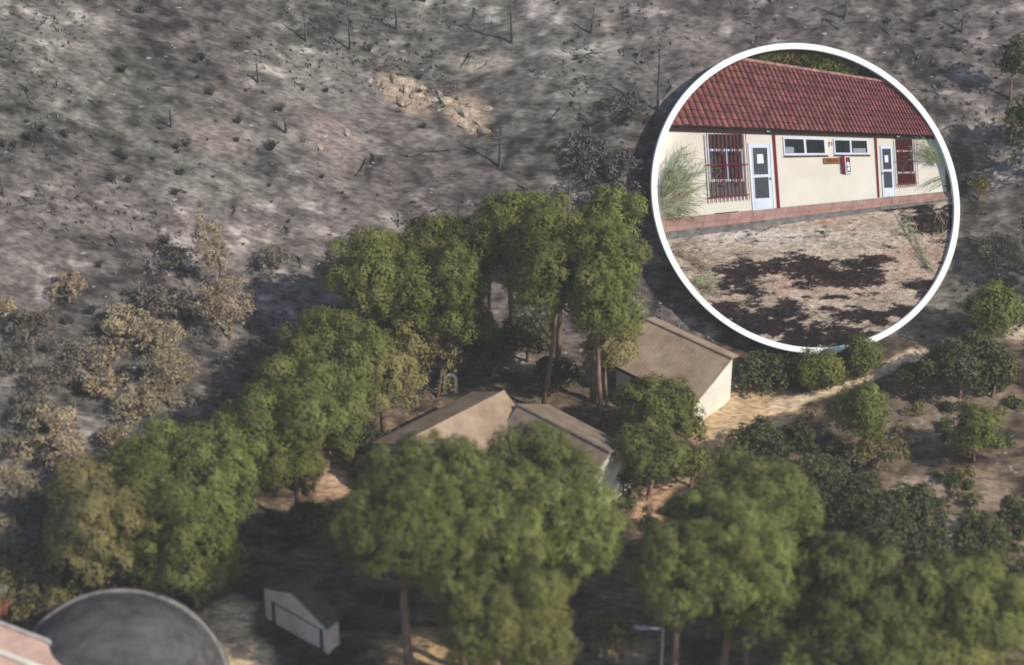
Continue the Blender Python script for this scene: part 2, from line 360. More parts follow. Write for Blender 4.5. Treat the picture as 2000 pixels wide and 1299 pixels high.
def plant(name, px, py, rx, ry, hc, label, cat='tree', m=None, kind='pine', group=None, bark=None, dens=1.0, rp=None, trunk_r=None, lean=None):
    """px,py = where the crown's centre is seen; rx,ry = its half extents in the picture; hc = crown centre height"""
    COUNT[0] += 1; seed = COUNT[0]
    c = at(px, py, hc); base = Vector((c.x, c.y, gz(c.x, c.y)))
    wide = 1.19 if kind == 'pine' else 1.10
    a = rx*MPP*wide; ryM = ry*MPP*1.05; b = math.sqrt(max((ryM)**2-(a*math.sin(PITCH))**2, (0.45*ryM)**2))/math.cos(PITCH)
    b = min(b, hc*0.98 if kind != 'pine' else hc*0.8)
    t = thing(name, label, cat, base, group)
    cz = c.z-base.z
    V = []; NORM.clear()
    if kind == 'pine':
        r0 = rp or max(0.75, min(1.15, a*0.27)); ps = crown_puffs(a, b, r0, -0.45, seed)
        nl, L, W = int(230*dens), .42, .13
    elif kind == 'bush':
        r0 = rp or max(0.40, min(.75, a*0.30)); ps = crown_puffs(a*1.05, b, r0, -0.6, seed)
        ps = [(p+Vector((random.gauss(0, .14), random.gauss(0, .14), random.gauss(0, .12)))*a*.6, q*random.uniform(.7, 1.25)) for p, q in ps]
        nl, L, W = int(150*dens), .30, .15
    else:                                # scorched, open
        r0 = rp or max(0.35, min(.62, a*0.27)); ps = crown_puffs(a*1.08, b, r0, -0.6, seed)
        ps = [(p+Vector((random.gauss(0, .18), random.gauss(0, .18), random.gauss(0, .18)))*a*.6, q*random.uniform(.6, 1.2)) for p, q in ps if random.random() < .8]
        nl, L, W = int(92*dens), .32, .10
    for p, r_ in ps:
        if kind == 'pine':
            V.append(tufts((p.x, p.y, p.z+cz), r_, int(19*dens*(r_/.95)**2)+5, 26, .46, .25, .11)); continue
        V.append(leaves((p.x, p.y, p.z+cz), (r_, r_, r_*.82), int(nl*(r_/r0)**2*(r0/.9)**1.2), L, W, .6 if kind == 'pine' else .8))
    V = np.concatenate(V)
    co = np_obj('crown', V, np.arange(len(V)).reshape(-1, 4), m or M_pine, t, smooth=True)
    if NORM: co.data.normals_split_custom_set_from_vertices(np.concatenate(NORM).astype(np.float32))
    tr = MB(); top = cz+b*0.25
    bend = Vector((random.uniform(-.9, .9), random.uniform(-.7, .7), 0))*min(1, cz/6)
    R = trunk_r or max(.09, min(.30, a*.07))
    path = [bend*math.sin(q*2.2)+Vector((0, 0, -.4+(top+.4)*q)) for q in (0, .25, .5, .75, 1)]
    tr.tube(path, [R*1.25, R, R*.85, R*.65, R*.3], 7)
    for p, r_ in random.sample(ps, min(len(ps), 9 if kind == 'pine' else 7)):
        s0 = path[2].lerp(path[4], random.uniform(0, .7)); e = Vector((p.x, p.y, p.z+cz))
        if kind == 'pine' and e.z < s0.z-.8: s0 = path[2]
        tr.tube([s0, s0.lerp(e, .55)+Vector((0, 0, -.2)), e], [R*.45, R*.3, R*.1], 5)
    o = tr.build('trunk', bark or M_bark, None, True); o.parent = t
    return t

P = plant
G1 = 'umbrella pines around the houses'
# far group left of the gap
P('pine_tree', 735, 535, 78, 78, 8.0, 'leaning pine at the left edge of the far grove, crown against the burnt slope', group=G1)
P('pine_tree', 865, 490, 88, 66, 9.0, 'tall pine with broad flat crown behind the trees left of the dark gap', group=G1)
P('pine_tree', 800, 575, 70, 78, 8.0, 'bright green pine in front of the leaning pine, far grove', group=G1)
P('pine_tree', 880, 590, 62, 100, 7.6, 'pine with long drooping crown just left of the dark shaded gap', group=G1)
P('pine_tree', 935, 500, 42, 60, 8.2, 'narrow pine beside the top of the dark shaded gap', group=G1)
P('pine_tree', 795, 650, 55, 62, 5.6, 'dull olive pine low under the far grove left of the gap', m=M_olive, group=G1)
P('young_pine_tree', 850, 690, 40, 62, 4.0, 'thin greyish young pine above the small white arch', m=M_olive, kind='scorch', dens=.7)
# far group right of the gap
P('pine_tree', 1010, 440, 74, 60, 10.5, 'topmost pine of the grove, crown highest in the middle of the picture', group=G1)
P('pine_tree', 1090, 490, 72, 76, 11, 'pine in the middle of the right far grove above the bare trunks', group=G1)
P('pine_tree', 1060, 560, 52, 75, 10.5, 'narrow pine overhanging the right side of the dark gap', group=G1)
P('pine_tree', 1165, 530, 74, 85, 11, 'big pine nearest the round white rim in the right far grove', group=G1)
P('pine_tree', 1185, 605, 58, 78, 10, 'pine hanging over the left end of the single tan roof', group=G1)
P('pine_tree', 1190, 432, 54, 60, 7.0, 'separate pine standing alone up the slope left of the round rim', group=G1)
P('pine_tree', 1190, 680, 42, 30, 5.2, 'small olive pine crown in front of the tan roof edge', m=M_olive, group=G1)
# left row
P('pine_tree', 655, 695, 100, 74, 6.8, 'dark green round pine in the left row, second from its upper end', group=G1)
P('pine_tree', 745, 745, 58, 66, 4.6, 'dull brownish pine between the left row and the tan roofed wing', m=M_olive, group=G1)
P('pine_tree', 590, 800, 98, 78, 7.0, 'bright broad pine in the middle of the left row', group=G1)
P('pine_tree', 470, 848, 62, 46, 6.6, 'small bright pine at the shaded upper left of the row', group=G1)
P('pine_tree', 570, 890, 75, 52, 5.4, 'pine low in the left row above the dark shaded yard', group=G1)
P('pine_tree', 335, 945, 118, 78, 6.6, 'wide pine of the lower left row above the grey dome', group=G1)
P('pine_tree', 370, 1060, 80, 86, 5.2, 'pine with long lower crown beside the grey dome', group=G1)
P('pine_tree', 430, 920, 48, 55, 6.5, 'narrow pine joining the two halves of the left row', group=G1)
P('pine_tree', 190, 1035, 82, 96, 5.4, 'yellowish half scorched pine at the lower left', m=M_olive, group=G1)
# front centre mass
P('pine_tree', 850, 955, 110, 84, 10.5, 'broad pine hiding the lower half of the tan roofed wing', group=G1)
P('pine_tree', 790, 1030, 92, 82, 11.5, 'pine at the left side of the big front cluster', group=G1)
P('pine_tree', 1050, 920, 80, 66, 10, 'pine at the top of the front cluster below the dark roof', group=G1)
P('pine_tree', 1100, 1045, 80, 76, 10, 'pine at the right end of the big front cluster by the white gable', group=G1)
P('pine_tree', 975, 1010, 92, 72, 10.5, 'pine in the very centre of the front cluster', group=G1)
P('pine_tree', 965, 1100, 98, 80, 10.5, 'pine low in the front cluster, above its lowest crown', group=G1)
P('pine_tree', 985, 1215, 98, 92, 8.5, 'lowest pine of the front cluster reaching the bottom edge', group=G1)
P('pine_tree', 905, 1075, 70, 60, 9.5, 'pine filling the hollow left of the middle of the front cluster', group=G1)
P('pine_tree', 1050, 1110, 66, 66, 8.0, 'pine filling the right flank of the front cluster under its right end', group=G1)
P('pine_tree', 270, 960, 70, 66, 6.0, 'pine joining the yellowish pine to the wide pine of the lower left row', group=G1)
# front right masses
P('pine_tree', 1392, 1030, 58, 60, 9, 'pine right of the orange path in the right front cluster', group=G1)
P('pine_tree', 1470, 975, 84, 68, 8.5, 'pine at the top of the right front cluster', group=G1)
P('pine_tree', 1505, 1060, 72, 90, 7.2, 'pine on the right flank of the right front cluster', group=G1)
P('pine_tree', 1328, 1118, 74, 70, 9.5, 'pine on the left flank of the right front cluster over the lamp', group=G1)
P('pine_tree', 1420, 1110, 82, 86, 9.5, 'pine in the middle of the right front cluster', group=G1)
P('pine_tree', 1480, 1185, 66, 62, 6.4, 'lowest pine of the right front cluster', group=G1)
P('pine_tree', 1640, 1135, 66, 74, 7.6, 'upright pine at the upper left of the lower right corner grove', group=G1)
P('pine_tree', 1685, 1235, 84, 72, 7.0, 'pine at the bottom edge under the upright corner pine', group=G1)
P('pine_tree', 1800, 1190, 60, 72, 6.8, 'narrow pine in the middle of the lower right corner grove', group=G1)
P('pine_tree', 1925, 1205, 84, 84, 7.0, 'round bright pine in the lower right corner', group=G1)
P('pine_tree', 1740, 1290, 66, 50, 6.2, 'pine crown cut by the bottom edge under the narrow corner pine', group=G1)
P('pine_tree', 1570, 1150, 50, 60, 6.6, 'pine joining the right front cluster to the corner grove', group=G1)
P('pine_tree', 1595, 1275, 60, 50, 6.0, 'pine crown cut by the bottom edge, right of the lamp', group=G1)
P('pine_tree', 1830, 1290, 74, 52, 6.4, 'pine crown cut by the bottom edge near the right corner', group=G1)
# by the houses
P('pine_tree', 1298, 800, 66, 50, 3.6, 'green tree growing against the front of the single tan roofed house', group=G1)
P('pine_tree', 1268, 880, 58, 42, 4.0, 'tree between the dark roof and the tan yard', group=G1)
P('bush', 1352, 905, 40, 26, 2.2, 'low green bush at the foot of the tan yard', 'bush', kind='bush')
P('bush', 1345, 840, 26, 30, 2.0, 'green bush at the corner of the white gable wall', 'bush', kind='bush')
# right hand bushes and small trees
P('small_pine_tree', 1602, 722, 44, 34, 1.6, 'round green young pine under the lowest point of the round rim', 'tree')
P('small_pine_tree', 1680, 698, 32, 34, 1.5, 'young pine right of the lowest point of the round rim', 'tree')
P('bush', 1500, 718, 54, 18, 1.0, 'dark bush behind the tan yard close to the round rim', 'bush', m=M_dark, kind='bush')
P('bush', 1785, 735, 26, 24, 1.2, 'small round bush at the end of the pale footpath', 'bush', kind='bush')
P('oak_tree', 1880, 715, 62, 56, 2.6, 'dark spreading oak right of the pale footpath', m=M_dark, kind='bush')
P('oak_tree', 1945, 720, 42, 46, 2.4, 'dark oak at the right edge beside the spreading oak', m=M_dark, kind='bush')
P('small_pine_tree', 1940, 612, 46, 50, 3.0, 'yellow green small pine near the right edge above the oaks', 'tree')
P('small_pine_tree', 1680, 815, 44, 60, 3.2, 'ragged upright young pine right of the tan yard', 'tree')
P('bush', 1715, 880, 45, 36, 1.4, 'straggly olive bush below the ragged young pine', 'bush', m=M_olive, kind='scorch')
P('small_pine_tree', 1910, 848, 36, 46, 2.4, 'lone olive green young pine at the right on bare brown ground', 'tree')
P('oak_tree', 1490, 862, 56, 32, 1.9, 'dark low oak shading the lower edge of the tan yard', m=M_dark, kind='bush')
P('oak_tree', 1565, 860, 26, 34, 1.8, 'small dark oak between the tan yard and the ragged pine', m=M_dark, kind='bush')
P('bush', 1600, 950, 60, 44, 1.8, 'grey olive bush above the right front pines', 'bush', m=M_dark, kind='bush')
P('bush', 1665, 985, 56, 50, 2.0, 'dark grey green bush right of the front cluster', 'bush', m=M_dark, kind='bush')
P('bush', 1790, 985, 48, 36, 1.6, 'dark bush above the pale tan bare patch', 'bush', m=M_dark, kind='bush')
P('oak_tree', 1765, 1075, 84, 56, 2.6, 'large dark bushy oak left of the pale tan bare patch', m=M_dark, kind='bush')
P('oak_tree', 1920, 1060, 52, 42, 2.2, 'dark oak right of the pale tan bare patch', m=M_dark, kind='bush')
P('bush', 1985, 1020, 36, 42, 1.8, 'dark bush cut by the right edge', 'bush', m=M_dark, kind='bush')
P('bush', 1690, 1060, 40, 40, 1.6, 'grey bush behind the upright corner pine', 'bush', m=M_dark, kind='bush')
P('bush', 1950, 490, 40, 30, 1.6, 'tan olive bush on the slope at the right', 'bush', m=M_scorch, kind='scorch')
P('bush', 1915, 362, 22, 34, 1.1, 'olive bush touching the right side of the round rim', 'bush', m=M_olive, kind='scorch')
P('oak_tree', 1985, 120, 30, 46, 3.2, 'dark tree cut by the upper right edge', m=M_dark, kind='bush')
P('oak_tree', 2030, 250, 80, 70, 4.5, 'big dark tree just past the right edge throwing the upper shadow', m=M_dark, kind='bush')
P('oak_tree', 2060, 470, 60, 60, 4.5, 'dark tree past the right edge throwing the lower shadow', m=M_dark, kind='bush')
P('bush', 1205, 1245, 36, 30, 1.8, 'small olive bush left of the street lamp', 'bush', m=M_olive, kind='bush')
P('bush', 730, 870, 40, 26, 1.6, 'dark bush under the left end of the tan roofed wing', 'bush', m=M_dark, kind='bush')
P('bush', 1222, 930, 20, 22, 1.4, 'small tree between the white gable and the orange path', 'bush', m=M_dark, kind='bush')
P('oak_tree', 960, 690, 52, 34, 2.2, 'added dark oak to darken the shaded gap behind the two wings', m=M_dark, kind='bush')  # this oak and the next two are added to darken the gap
P('oak_tree', 1030, 655, 50, 32, 2.2, 'added dark oak to darken the ground under the bare trunks of the right far grove', m=M_dark, kind='bush')
P('oak_tree', 925, 640, 40, 34, 2.4, 'added dark oak to darken the back of the shaded gap', m=M_dark, kind='bush')
P('oak_tree', 1090, 725, 40, 22, 1.4, 'low dark oak behind the darker roof', m=M_dark, kind='bush')
P('oak_tree', 600, 1010, 34, 24, 1.5, 'low dark bush in the shaded yard above the grey shed', m=M_dark, kind='bush')
# scorched trees on the left slope
G2 = 'scorched trees on the burnt slope'
P('scorched_tree', 415, 490, 30, 62, 3.4, 'tall narrow pale scorched tree, highest on the slope', m=M_scorch, kind='scorch', group=G2)
P('scorched_tree', 440, 600, 52, 56, 2.4, 'tan scorched tree below the tall pale one', m=M_scorch, kind='scorch', group=G2)
P('scorched_tree', 250, 625, 46, 34, 1.7, 'low tan scorched tree left of the pair on the slope', m=M_scorch, kind='scorch', group=G2)
P('scorched_tree', 320, 660, 34, 40, 1.9, 'scorched tree between the low tan one and the fuller one', m=M_scorch, kind='scorch', group=G2)
P('scorched_tree', 330, 735, 50, 58, 2.6, 'fuller tan scorched tree above the shadow of the pine row', m=M_scorch, kind='scorch', group=G2)
P('scorched_tree', 270, 785, 48, 38, 1.8, 'low scorched tree at the edge of the pine row shadow', m=M_scorch, kind='scorch', group=G2)
P('scorched_tree', 110, 830, 52, 40, 2.2, 'tan scorched tree at the left above the dark pine shadow', m=M_scorch, kind='scorch', group=G2)
P('scorched_tree', 140, 895, 38, 48, 2.2, 'brown scorched tree below the tan one at the left', m=M_scorch, kind='scorch', group=G2)
P('scorched_tree', 25, 935, 46, 42, 2.4, 'scorched tree cut by the left edge beside dark shade', m=M_scorch, kind='scorch', group=G2)
P('scorched_tree', 5, 1045, 24, 40, 2.2, 'scorched tree at the left edge, lower of two', m=M_scorch, kind='scorch', group=G2)
P('bush', 85, 1120, 90, 36, 1.7, 'wide yellowish bush behind the grey dome', 'bush', m=M_olive, kind='scorch', dens=1.3)
P('bush', 5, 600, 20, 16, 0.8, 'small tan bush at the left edge of the burnt slope', 'bush', m=M_scorch, kind='scorch')
P('bush', 1470, 1000, 5, 5, 0.4, 'tiny bush hidden among the right front pines', 'bush', m=M_dark, kind='bush') if False else None
G3 = 'grey brown scorched bushes below the slope'
for px, py, rx, ry in ((60, 640, 40, 26), (150, 700, 46, 30), (90, 740, 40, 28), (200, 745, 36, 28), (210, 690, 36, 24), (360, 590, 34, 26), (300, 580, 30, 22),
        (30, 700, 34, 26), (60, 800, 36, 26), (230, 850, 30, 24), (75, 880, 34, 30), (60, 1000, 36, 30), (130, 560, 34, 20), (20, 870, 30, 24), (540, 500, 34, 20), (330, 500, 30, 20)):
    P('scorched_bush', px, py, rx, ry, 1.1, 'ragged grey brown scorched bush in the band between burnt slope and pine row', 'bush', m=M_grey_sc if (px+py) % 3 else M_scorch, kind='scorch', group=G3)
# dark bushes added beside the rim, standing in for tree shadows
P('shadow_stand_in_bush', 1225, 205, 44, 18, .8, 'added dark bush in place of a tree shadow above left of the round rim', 'bush', m=M_char, kind='scorch', dens=1.4)
P('shadow_stand_in_bush', 1190, 318, 48, 22, 1.3, 'large added dark bush in place of a tree shadow touching the left of the round rim', 'bush', m=M_char, kind='scorch', dens=1.6)
P('shadow_stand_in_bush', 1140, 280, 36, 18, 1.0, 'added dark bush in place of a tree shadow, left of the large one', 'bush', m=M_char, kind='scorch', dens=1.4)
P('shadow_stand_in_bush', 1190, 378, 56, 16, .9, 'low added dark bush in place of a tree shadow above the lone slope pine', 'bush', m=M_char, kind='scorch', dens=1.5)

# charred dead trunks
def dead_tree(px, py, h, label, tw=10):
    b = ground(px, py); t = thing('charred_tree', label, 'dead tree', b, 'charred trunks on the slope')
    m_ = MB(); lx, ly = random.uniform(-.2, .2), random.uniform(-.2, .2)
    m_.tube([(0, 0, -.3), (lx*.4, ly*.4, h*.5), (lx, ly, h)], [.13, .09, .03], 6)
    o = m_.build('trunk', M_char, None); o.parent = t
    m_ = MB()
    for k in range(tw):
        q = random.uniform(.35, .97); a = random.uniform(0, 6.28); L = (1.1-q)*h*.55+.2
        s0 = Vector((lx*q, ly*q, h*q)); e = s0+Vector((math.cos(a)*L, math.sin(a)*L, L*.5))
        m_.tube([s0, e], [.022, .008], 4)
    o = m_.build('branches', M_char, None); o.parent = t
for px, py, h, lb in ((1000, 82, 4.0, 'charred pole of a tree, tallest near the top centre'), (598, 78, 2.8, 'charred trunk high on the slope left of centre'),
    (684, 98, 2.6, 'charred trunk beside the long dark line high on the slope'), (1155, 62, 2.2, 'thin charred trunk near the top, right of the tallest one'),
    (8, 385, 3.6, 'charred pole cut close to the left edge'), (975, 318, 4.2, 'grey charred tree with fine branches below the tan rocks'),
    (1285, 210, 6.0, 'charred tree with fine branches touching the upper left of the round rim'), (775, 62, 2.0, 'short charred trunk at the top between two others'),
    (560, 260, 1.6, 'short charred stump trunk in the middle of the slope'), (335, 250, 1.8, 'charred trunk among black scrub on the left slope'),
    (1110, 410, 3.4, 'charred tree right behind the topmost pine'), (1650, 40, 2.4, 'charred trunk above the round rim'), (1880, 60, 2.0, 'charred trunk in the upper right'),
    (505, 160, 1.8, 'thin charred trunk in the upper left middle'), (1290, 420, 2.6, 'charred trunk between the lone slope pine and the rim')):
    dead_tree(px, py, h, lb, 26 if h > 3.3 else 10)

# burnt shrubs: three kinds, copied
protos = []
for k in range(3):
    t = thing('burnt_shrub', 'small burnt shrub of bare black twigs on the ashy slope', 'burnt shrub', (0, 0, 0), 'burnt shrubs scattered over the slope')
    m_ = MB()
    for q in range(30):
        a = random.uniform(0, 6.28); s = random.uniform(.15, .62); L = random.uniform(.5, 1.15)
        e = Vector((math.cos(a)*s*L, math.sin(a)*s*L, L*.8)); md = e*.5+Vector((random.uniform(-.1, .1), random.uniform(-.1, .1), .08))
        m_.tube([(0, 0, -.1), md, e], [.05, .035, .015], 3, False)
        for _ in range(3):
            f = md+(e-md)*random.random(); g2 = f+Vector((random.uniform(-.3, .3), random.uniform(-.3, .3), random.uniform(0, .3)))
            m_.tube([f, g2], [.03, .012], 3, False)
    o = m_.build('twigs', M_char, None); o.parent = t
    protos.append(t)
spots = []
while len(spots) < 120:
    px, py = random.uniform(0, 1990), random.uniform(0, 1000)
    edge = 1010-0.62*px if px < 760 else 470 if px < 1280 else 330
    if py > edge: continue
    dn = float(fbm(px*.006, py*.009, 3, 41))
    cl = max(math.exp(-((px-130)/120)**2-((py-290)/70)**2), math.exp(-((px-420)/200)**2-((py-300)/90)**2), math.exp(-((px-200)/220)**2-((py-640)/150)**2), math.exp(-((px-1900)/100)**2-((py-60)/50)**2))
    if random.random() > .03+.9*cl+.25*(dn > .57): continue
    p = ground(px, py)
    if in_relief(p.x, p.y, 1.06): continue
    spots.append(p)
for i, p in enumerate(spots):
    sc = .22+.75*random.random()**2; k = i % 3
    if i < 3: o = protos[i]; o.location = p; o.rotation_euler = (0, 0, random.uniform(0, 6)); o.scale = (sc, sc, sc)
    else: copy_tree(protos[k], p, random.uniform(0, 6.28), sc)

# low scrub on the brown ground at the right: two kinds, copied
protos = []
for k, mm in enumerate((M_dark, M_olive, M_scorch)):
    t = thing('low_scrub', 'low ragged scrub clump on the brown ground at the right', 'scrub', (0, 0, 0), 'low scrub on the right hand ground')
    V = [leaves((random.gauss(0, .5), random.gauss(0, .5), random.uniform(.15, .45)), (.42, .42, .36), 70, .30, .11, .9) for _ in range(7)]
    V = np.concatenate(V); np_obj('foliage', V, np.arange(len(V)).reshape(-1, 4), mm, t); protos.append(t)
i = 0
while i < 110:
    px, py = random.uniform(1180, 2000), random.uniform(690, 1150)
    if random.random() > .25+1.2*max(0, float(fbm(px*.01, py*.014, 3, 91))-.42)*2: continue
    if (px < 1560 and py < 850) or abs(py-(778-(px-1560)*.36)) < 34: continue
    p = ground(px, py)
    if in_relief(p.x, p.y, 1.05): continue
    sc = random.uniform(.35, 1.0)
    if i < 3: o = protos[i]; o.location = p; o.scale = (sc, sc, sc)
    else: copy_tree(protos[int(random.random()**1.3*3)], p, random.uniform(0, 6.28), sc)
    i += 1
# fallen burnt branches
pb = []
for k in range(3):
    m_ = MB(); L = (1.4, 2.2, 3.0)[k]
    m_.tube([(-L/2, 0, .08), (0, .12, .14), (L/2, -.05, .10)], [.09, .07, .03], 5); m_.tube([(0, .1, .13), (L*.3, .5, .25)], [.04, .015], 4); m_.tube([(-L*.2, .05, .12), (0, -.45, .2)], [.04, .015], 4)
    pb.append(tag(m_.build('fallen_branch', M_char), 'burnt branch lying on the ashy slope', 'branch', 'fallen burnt branches on the slope'))
i = 0
while i < 46:
    px, py = random.uniform(0, 1950), random.uniform(5, 600)
    if py > (900-0.6*px if px < 760 else 430): continue
    p = ground(px, py)
    if in_relief(p.x, p.y, 1.06): continue
    o = pb[i] if i < 3 else pb[i % 3].copy()
    if i >= 3: COL.objects.link(o)
    o.location = p; o.rotation_euler = (0.25, 0, random.gauss(-.5, .7)); o.scale = [random.uniform(.6, 1.2)]*3; i += 1
# rocks of the tan outcrop
def rock_mesh(seed):
    import bmesh
    bm = bmesh.new(); bmesh.ops.create_icosphere(bm, subdivisions=2, radius=.9)
    for v in bm.verts:
        k = .75+.5*float(fbm(v.co.x*1.7+seed*3+30, v.co.y*1.7+v.co.z*2.1+30, 3, seed))
        v.co = Vector([round(q*k*2.2+.3*seed)/2.2*.75+q*k*.25 for q in v.co])
    me = bpy.data.meshes.new('rock'); bm.to_mesh(me); bm.free(); me.materials.append(M_rock); return me
rm = [rock_mesh(k) for k in range(4)]
rl = [(758, 178, .5), (802, 160, .6), (825, 170, .5), (765, 150, .5), (868, 205, .5), (888, 225, .6), (918, 205, .5), (938, 255, .6), (925, 252, .5), (845, 195, .5), (748, 165, .8), (770, 160, .9), (795, 172, 1.0), (815, 185, .8), (780, 190, .7), (835, 200, .6), (855, 182, .7), (875, 195, .6), (895, 210, .8), (915, 222, .9), (930, 240, .8), (905, 240, .6), (945, 215, .5), (725, 158, .5), (860, 215, .5), (955, 118, .6), (930, 122, .5), (680, 258, .5), (635, 262, .45), (622, 285, .4)]
for i, (px, py, r_) in enumerate(rl):
    o = bpy.data.objects.new('rock', rm[i % 4]); COL.objects.link(o); o.location = ground(px, py)-Vector((0, 0, .30*r_)); o.rotation_euler = (.2*math.sin(i*2.1), .2*math.cos(i*1.3), i*1.7)
    o.scale = (r_*(.75+.5*((i*7) % 5)/4), r_*(.45+.35*((i*3) % 4)/3), r_*.5)
    tag(o, 'tan rock of the pale outcrop on the burnt slope' if i < 25 else 'tan rock lying apart from the outcrop on the burnt slope', 'rock', 'rocks of the tan outcrop')

# ------------------------------------------------------------------ houses
def gable(t, R0, R1, hw, z0, wall_h, rise, mw=None, mr=None, over=.35, windows=(), name='roof_slope', hb=None):
    """R0,R1 ridge ends (xy). builds wall, two roof slopes, ridge, fascia under thing t"""
    R0 = Vector((R0.x, R0.y, 0)); R1 = Vector((R1.x, R1.y, 0)); e = (R1-R0); L = e.length; e.normalize(); p = Vector((-e.y, e.x, 0))
    m_ = MB(); zt = z0+wall_h
    hb = hb or hw; zb_ = zt+rise*(1-hb/hw)
    A = [R0+e*over+p*(hb-over*.6), R0+e*over-p*(hw-over), R1-e*over-p*(hw-over), R1-e*over+p*(hb-over*.6)]
    lo = [Vector((q.x, q.y, z0-.4)) for q in A]; hi = [Vector((q.x, q.y, zq)) for q, zq in zip(A, (zb_-.03, zt, zt, zb_-.03))]
    r2 = rise*(hw-over)/hw-.12
    ap = [R0+e*over+Vector((0, 0, zt+r2)), R1-e*over+Vector((0, 0, zt+r2))]
    m_.add(lo+hi+ap, [(0, 1, 5, 8, 4), (1, 2, 6, 5), (2, 3, 7, 9, 6), (3, 0, 4, 7)])
    m_.build('wall', mw or M_wall, t)
    for s in (1, -1):
        g_ = []; n_ = max(8, int(L/.075))
        for i in range(n_+1):
            u = i/n_; c_ = R0+e*(L*u); row = []
            for j in range(13):
                v = j/12; cor = .004*math.sin(i*math.pi/2)+.008*(j % 2)
                row.append(c_+p*(s*(hw if s < 0 else hb)*v)+Vector((0, 0, zt+rise*(1-v*(1 if s < 0 else hb/hw))+cor+.05*float(vnoise(u*6, v*4, 3)))))
            g_.append(row)
        m2 = MB(); m2.grid(g_)
        o = m2.build(name, mr or M_roof, t)
        md = o.modifiers.new('thickness', 'SOLIDIFY'); md.thickness = .10; md.offset = -1
        m3 = MB(); m3.box((R0+R1)/2+p*(s*((hw if s < 0 else hb)-.02))+Vector((0, 0, (zt if s < 0 else zb_)-.16)), (L-.05, .05, .18), (e, p, Vector((0, 0, 1))))
        m3.build('fascia', M_wood, t)
    m4 = MB(); m4.tube([R0+Vector((0, 0, zt+rise+.05)), R1+Vector((0, 0, zt+rise+.05))], .13, 8); m4.build('ridge_cap', mr or M_roof, t)
    for (side, u, ww, hh, zz) in windows:
        c_ = R0+e*(L*u)+p*(side*(hw-over)) if side else R1-e*over
        ax = (e, p, Vector((0, 0, 1))) if side else (p, e, Vector((0, 0, 1)))
        c_ = Vector((c_.x, c_.y, z0+zz))
        m5 = MB(); m5.box(c_, (ww, .10, hh), ax); w_ = m5.build('window', M_wood, t)
        m6 = MB(); m6.box(c_, (ww-.2, .14, hh-.2), ax); o = m6.build('pane', M_pane, t); o.parent = w_
# single house right of centre
RZ = 4.7
r1 = at(1437, 705, RZ); r0 = at(1262, 628, RZ); zb = float(gheight((r0.x+r1.x)/2, (r0.y+r1.y)/2-1.5)); r0 = atz(1263, 625, zb+4.1); r1 = atz(1430, 701, zb+4.1)
t = thing('house', 'single house with one broad tan roof and sunlit white end wall beside the tan yard', 'house', Vector(((r0.x+r1.x)/2, (r0.y+r1.y)/2, zb)))
gable(t, r0, r1, 4.2, zb, 2.6, 1.5, hb=.8, windows=((-1, .3, 1.1, 1.0, 1.5), (-1, .62, 1.1, 1.0, 1.5)))
# L shaped house in the middle
a0 = at(985, 766, RZ); a1 = at(785, 868, RZ); zb = float(gheight(a0.x, a0.y)); a0 = atz(985, 766, zb+RZ); a1 = atz(785, 868, zb+RZ)
t = thing('house', 'house of two wings, one tan and one dark roof, half hidden by pines', 'house', Vector((a0.x, a0.y, zb)))
gable(t, a0, a1, 3.4, zb, 2.8, 1.9, windows=((1, .3, 1.0, 1.0, 1.5), (1, .7, 1.0, 1.0, 1.5)))
b0 = atz(1012, 792, zb+RZ-.2); b1 = atz(1192, 884, zb+RZ-.2)
gable(t, b0, b1, 3.1, zb, 2.7, 1.8, mr=mat('shade_toned_clay_roof', (0.18, 0.133, 0.10), (0.29, 0.225, 0.17), 1.2, 7, 0.9), name='dark_roof_slope')  # darker clay tone puts tree shade into this wing's roof colour
# open sided grey shelter at the bottom
f0 = at(520, 1205, 0); f1 = at(641, 1277, 0); zb = float(gheight(f0.x, f0.y)); f0.z = f1.z = zb
e = (f1-f0); L = e.length; e.normalize(); p = Vector((-e.y, e.x, 0)); Zv = Vector((0, 0, 1)); ax = (e, p, Zv)
M_dkroof = mat('shade_toned_roof_sheet', (0.07, 0.058, 0.05), (0.13, 0.11, 0.095), 1.2, 6, .9)  # dark colour makes the roof blend into the surrounding shade
t = thing('shed', 'small pale shed with gabled front, in deep shade beside the sandy track', 'shed', (f0+f1)/2)
def fp(u, z, d=0): return f0+e*(L*u)+Zv*z+p*d
for u0, u1 in ((0, .07), (.93, 1)):
    m_ = MB(); m_.prism([fp(u0, -.2), fp(u1, -.2), fp(u1, 1.68), fp(u0, 1.68)], p*.22); m_.build('post', M_shed, t)
m_ = MB(); m_.prism([fp(0, 1.69), fp(1, 1.69), fp(1, 2.0), fp(.47, 3.35), fp(0, 2.4)], p*.22); m_.build('gable_front', M_shed, t)
m_ = MB(); m_.prism([fp(.145, -.2, .06), fp(.855, -.2, .06), fp(.855, 1.42, .06), fp(.145, 1.42, .06)], p*.1); m_.build('front_panel', M_shed, t)
m_ = MB(); m_.prism([fp(.01, -.2, 1.1), fp(.99, -.2, 1.1), fp(.99, 1.9, 1.1), fp(.47, 3.2, 1.1), fp(.01, 2.3, 1.1)], p*.1); m_.build('back_wall', M_black, t)  # black colour stands in for the shade inside, behind the gaps
for u in (.012, .988):
    m_ = MB(); m_.box(fp(u, .85, .66), (.08, .86, 1.9), ax); m_.build('side_wall', M_shed, t)
for (ua, za), (ub, zb2) in (((-.02, 2.36), (.47, 3.36)), ((.47, 3.36), (1.02, 1.96))):
    m_ = MB(); m_.prism([fp(ua, za, -.08), fp(ub, zb2, -.08), fp(ub, zb2, 1.3), fp(ua, za, 1.3)], Zv*.09); m_.build('roof_sheet', M_dkroof, t)
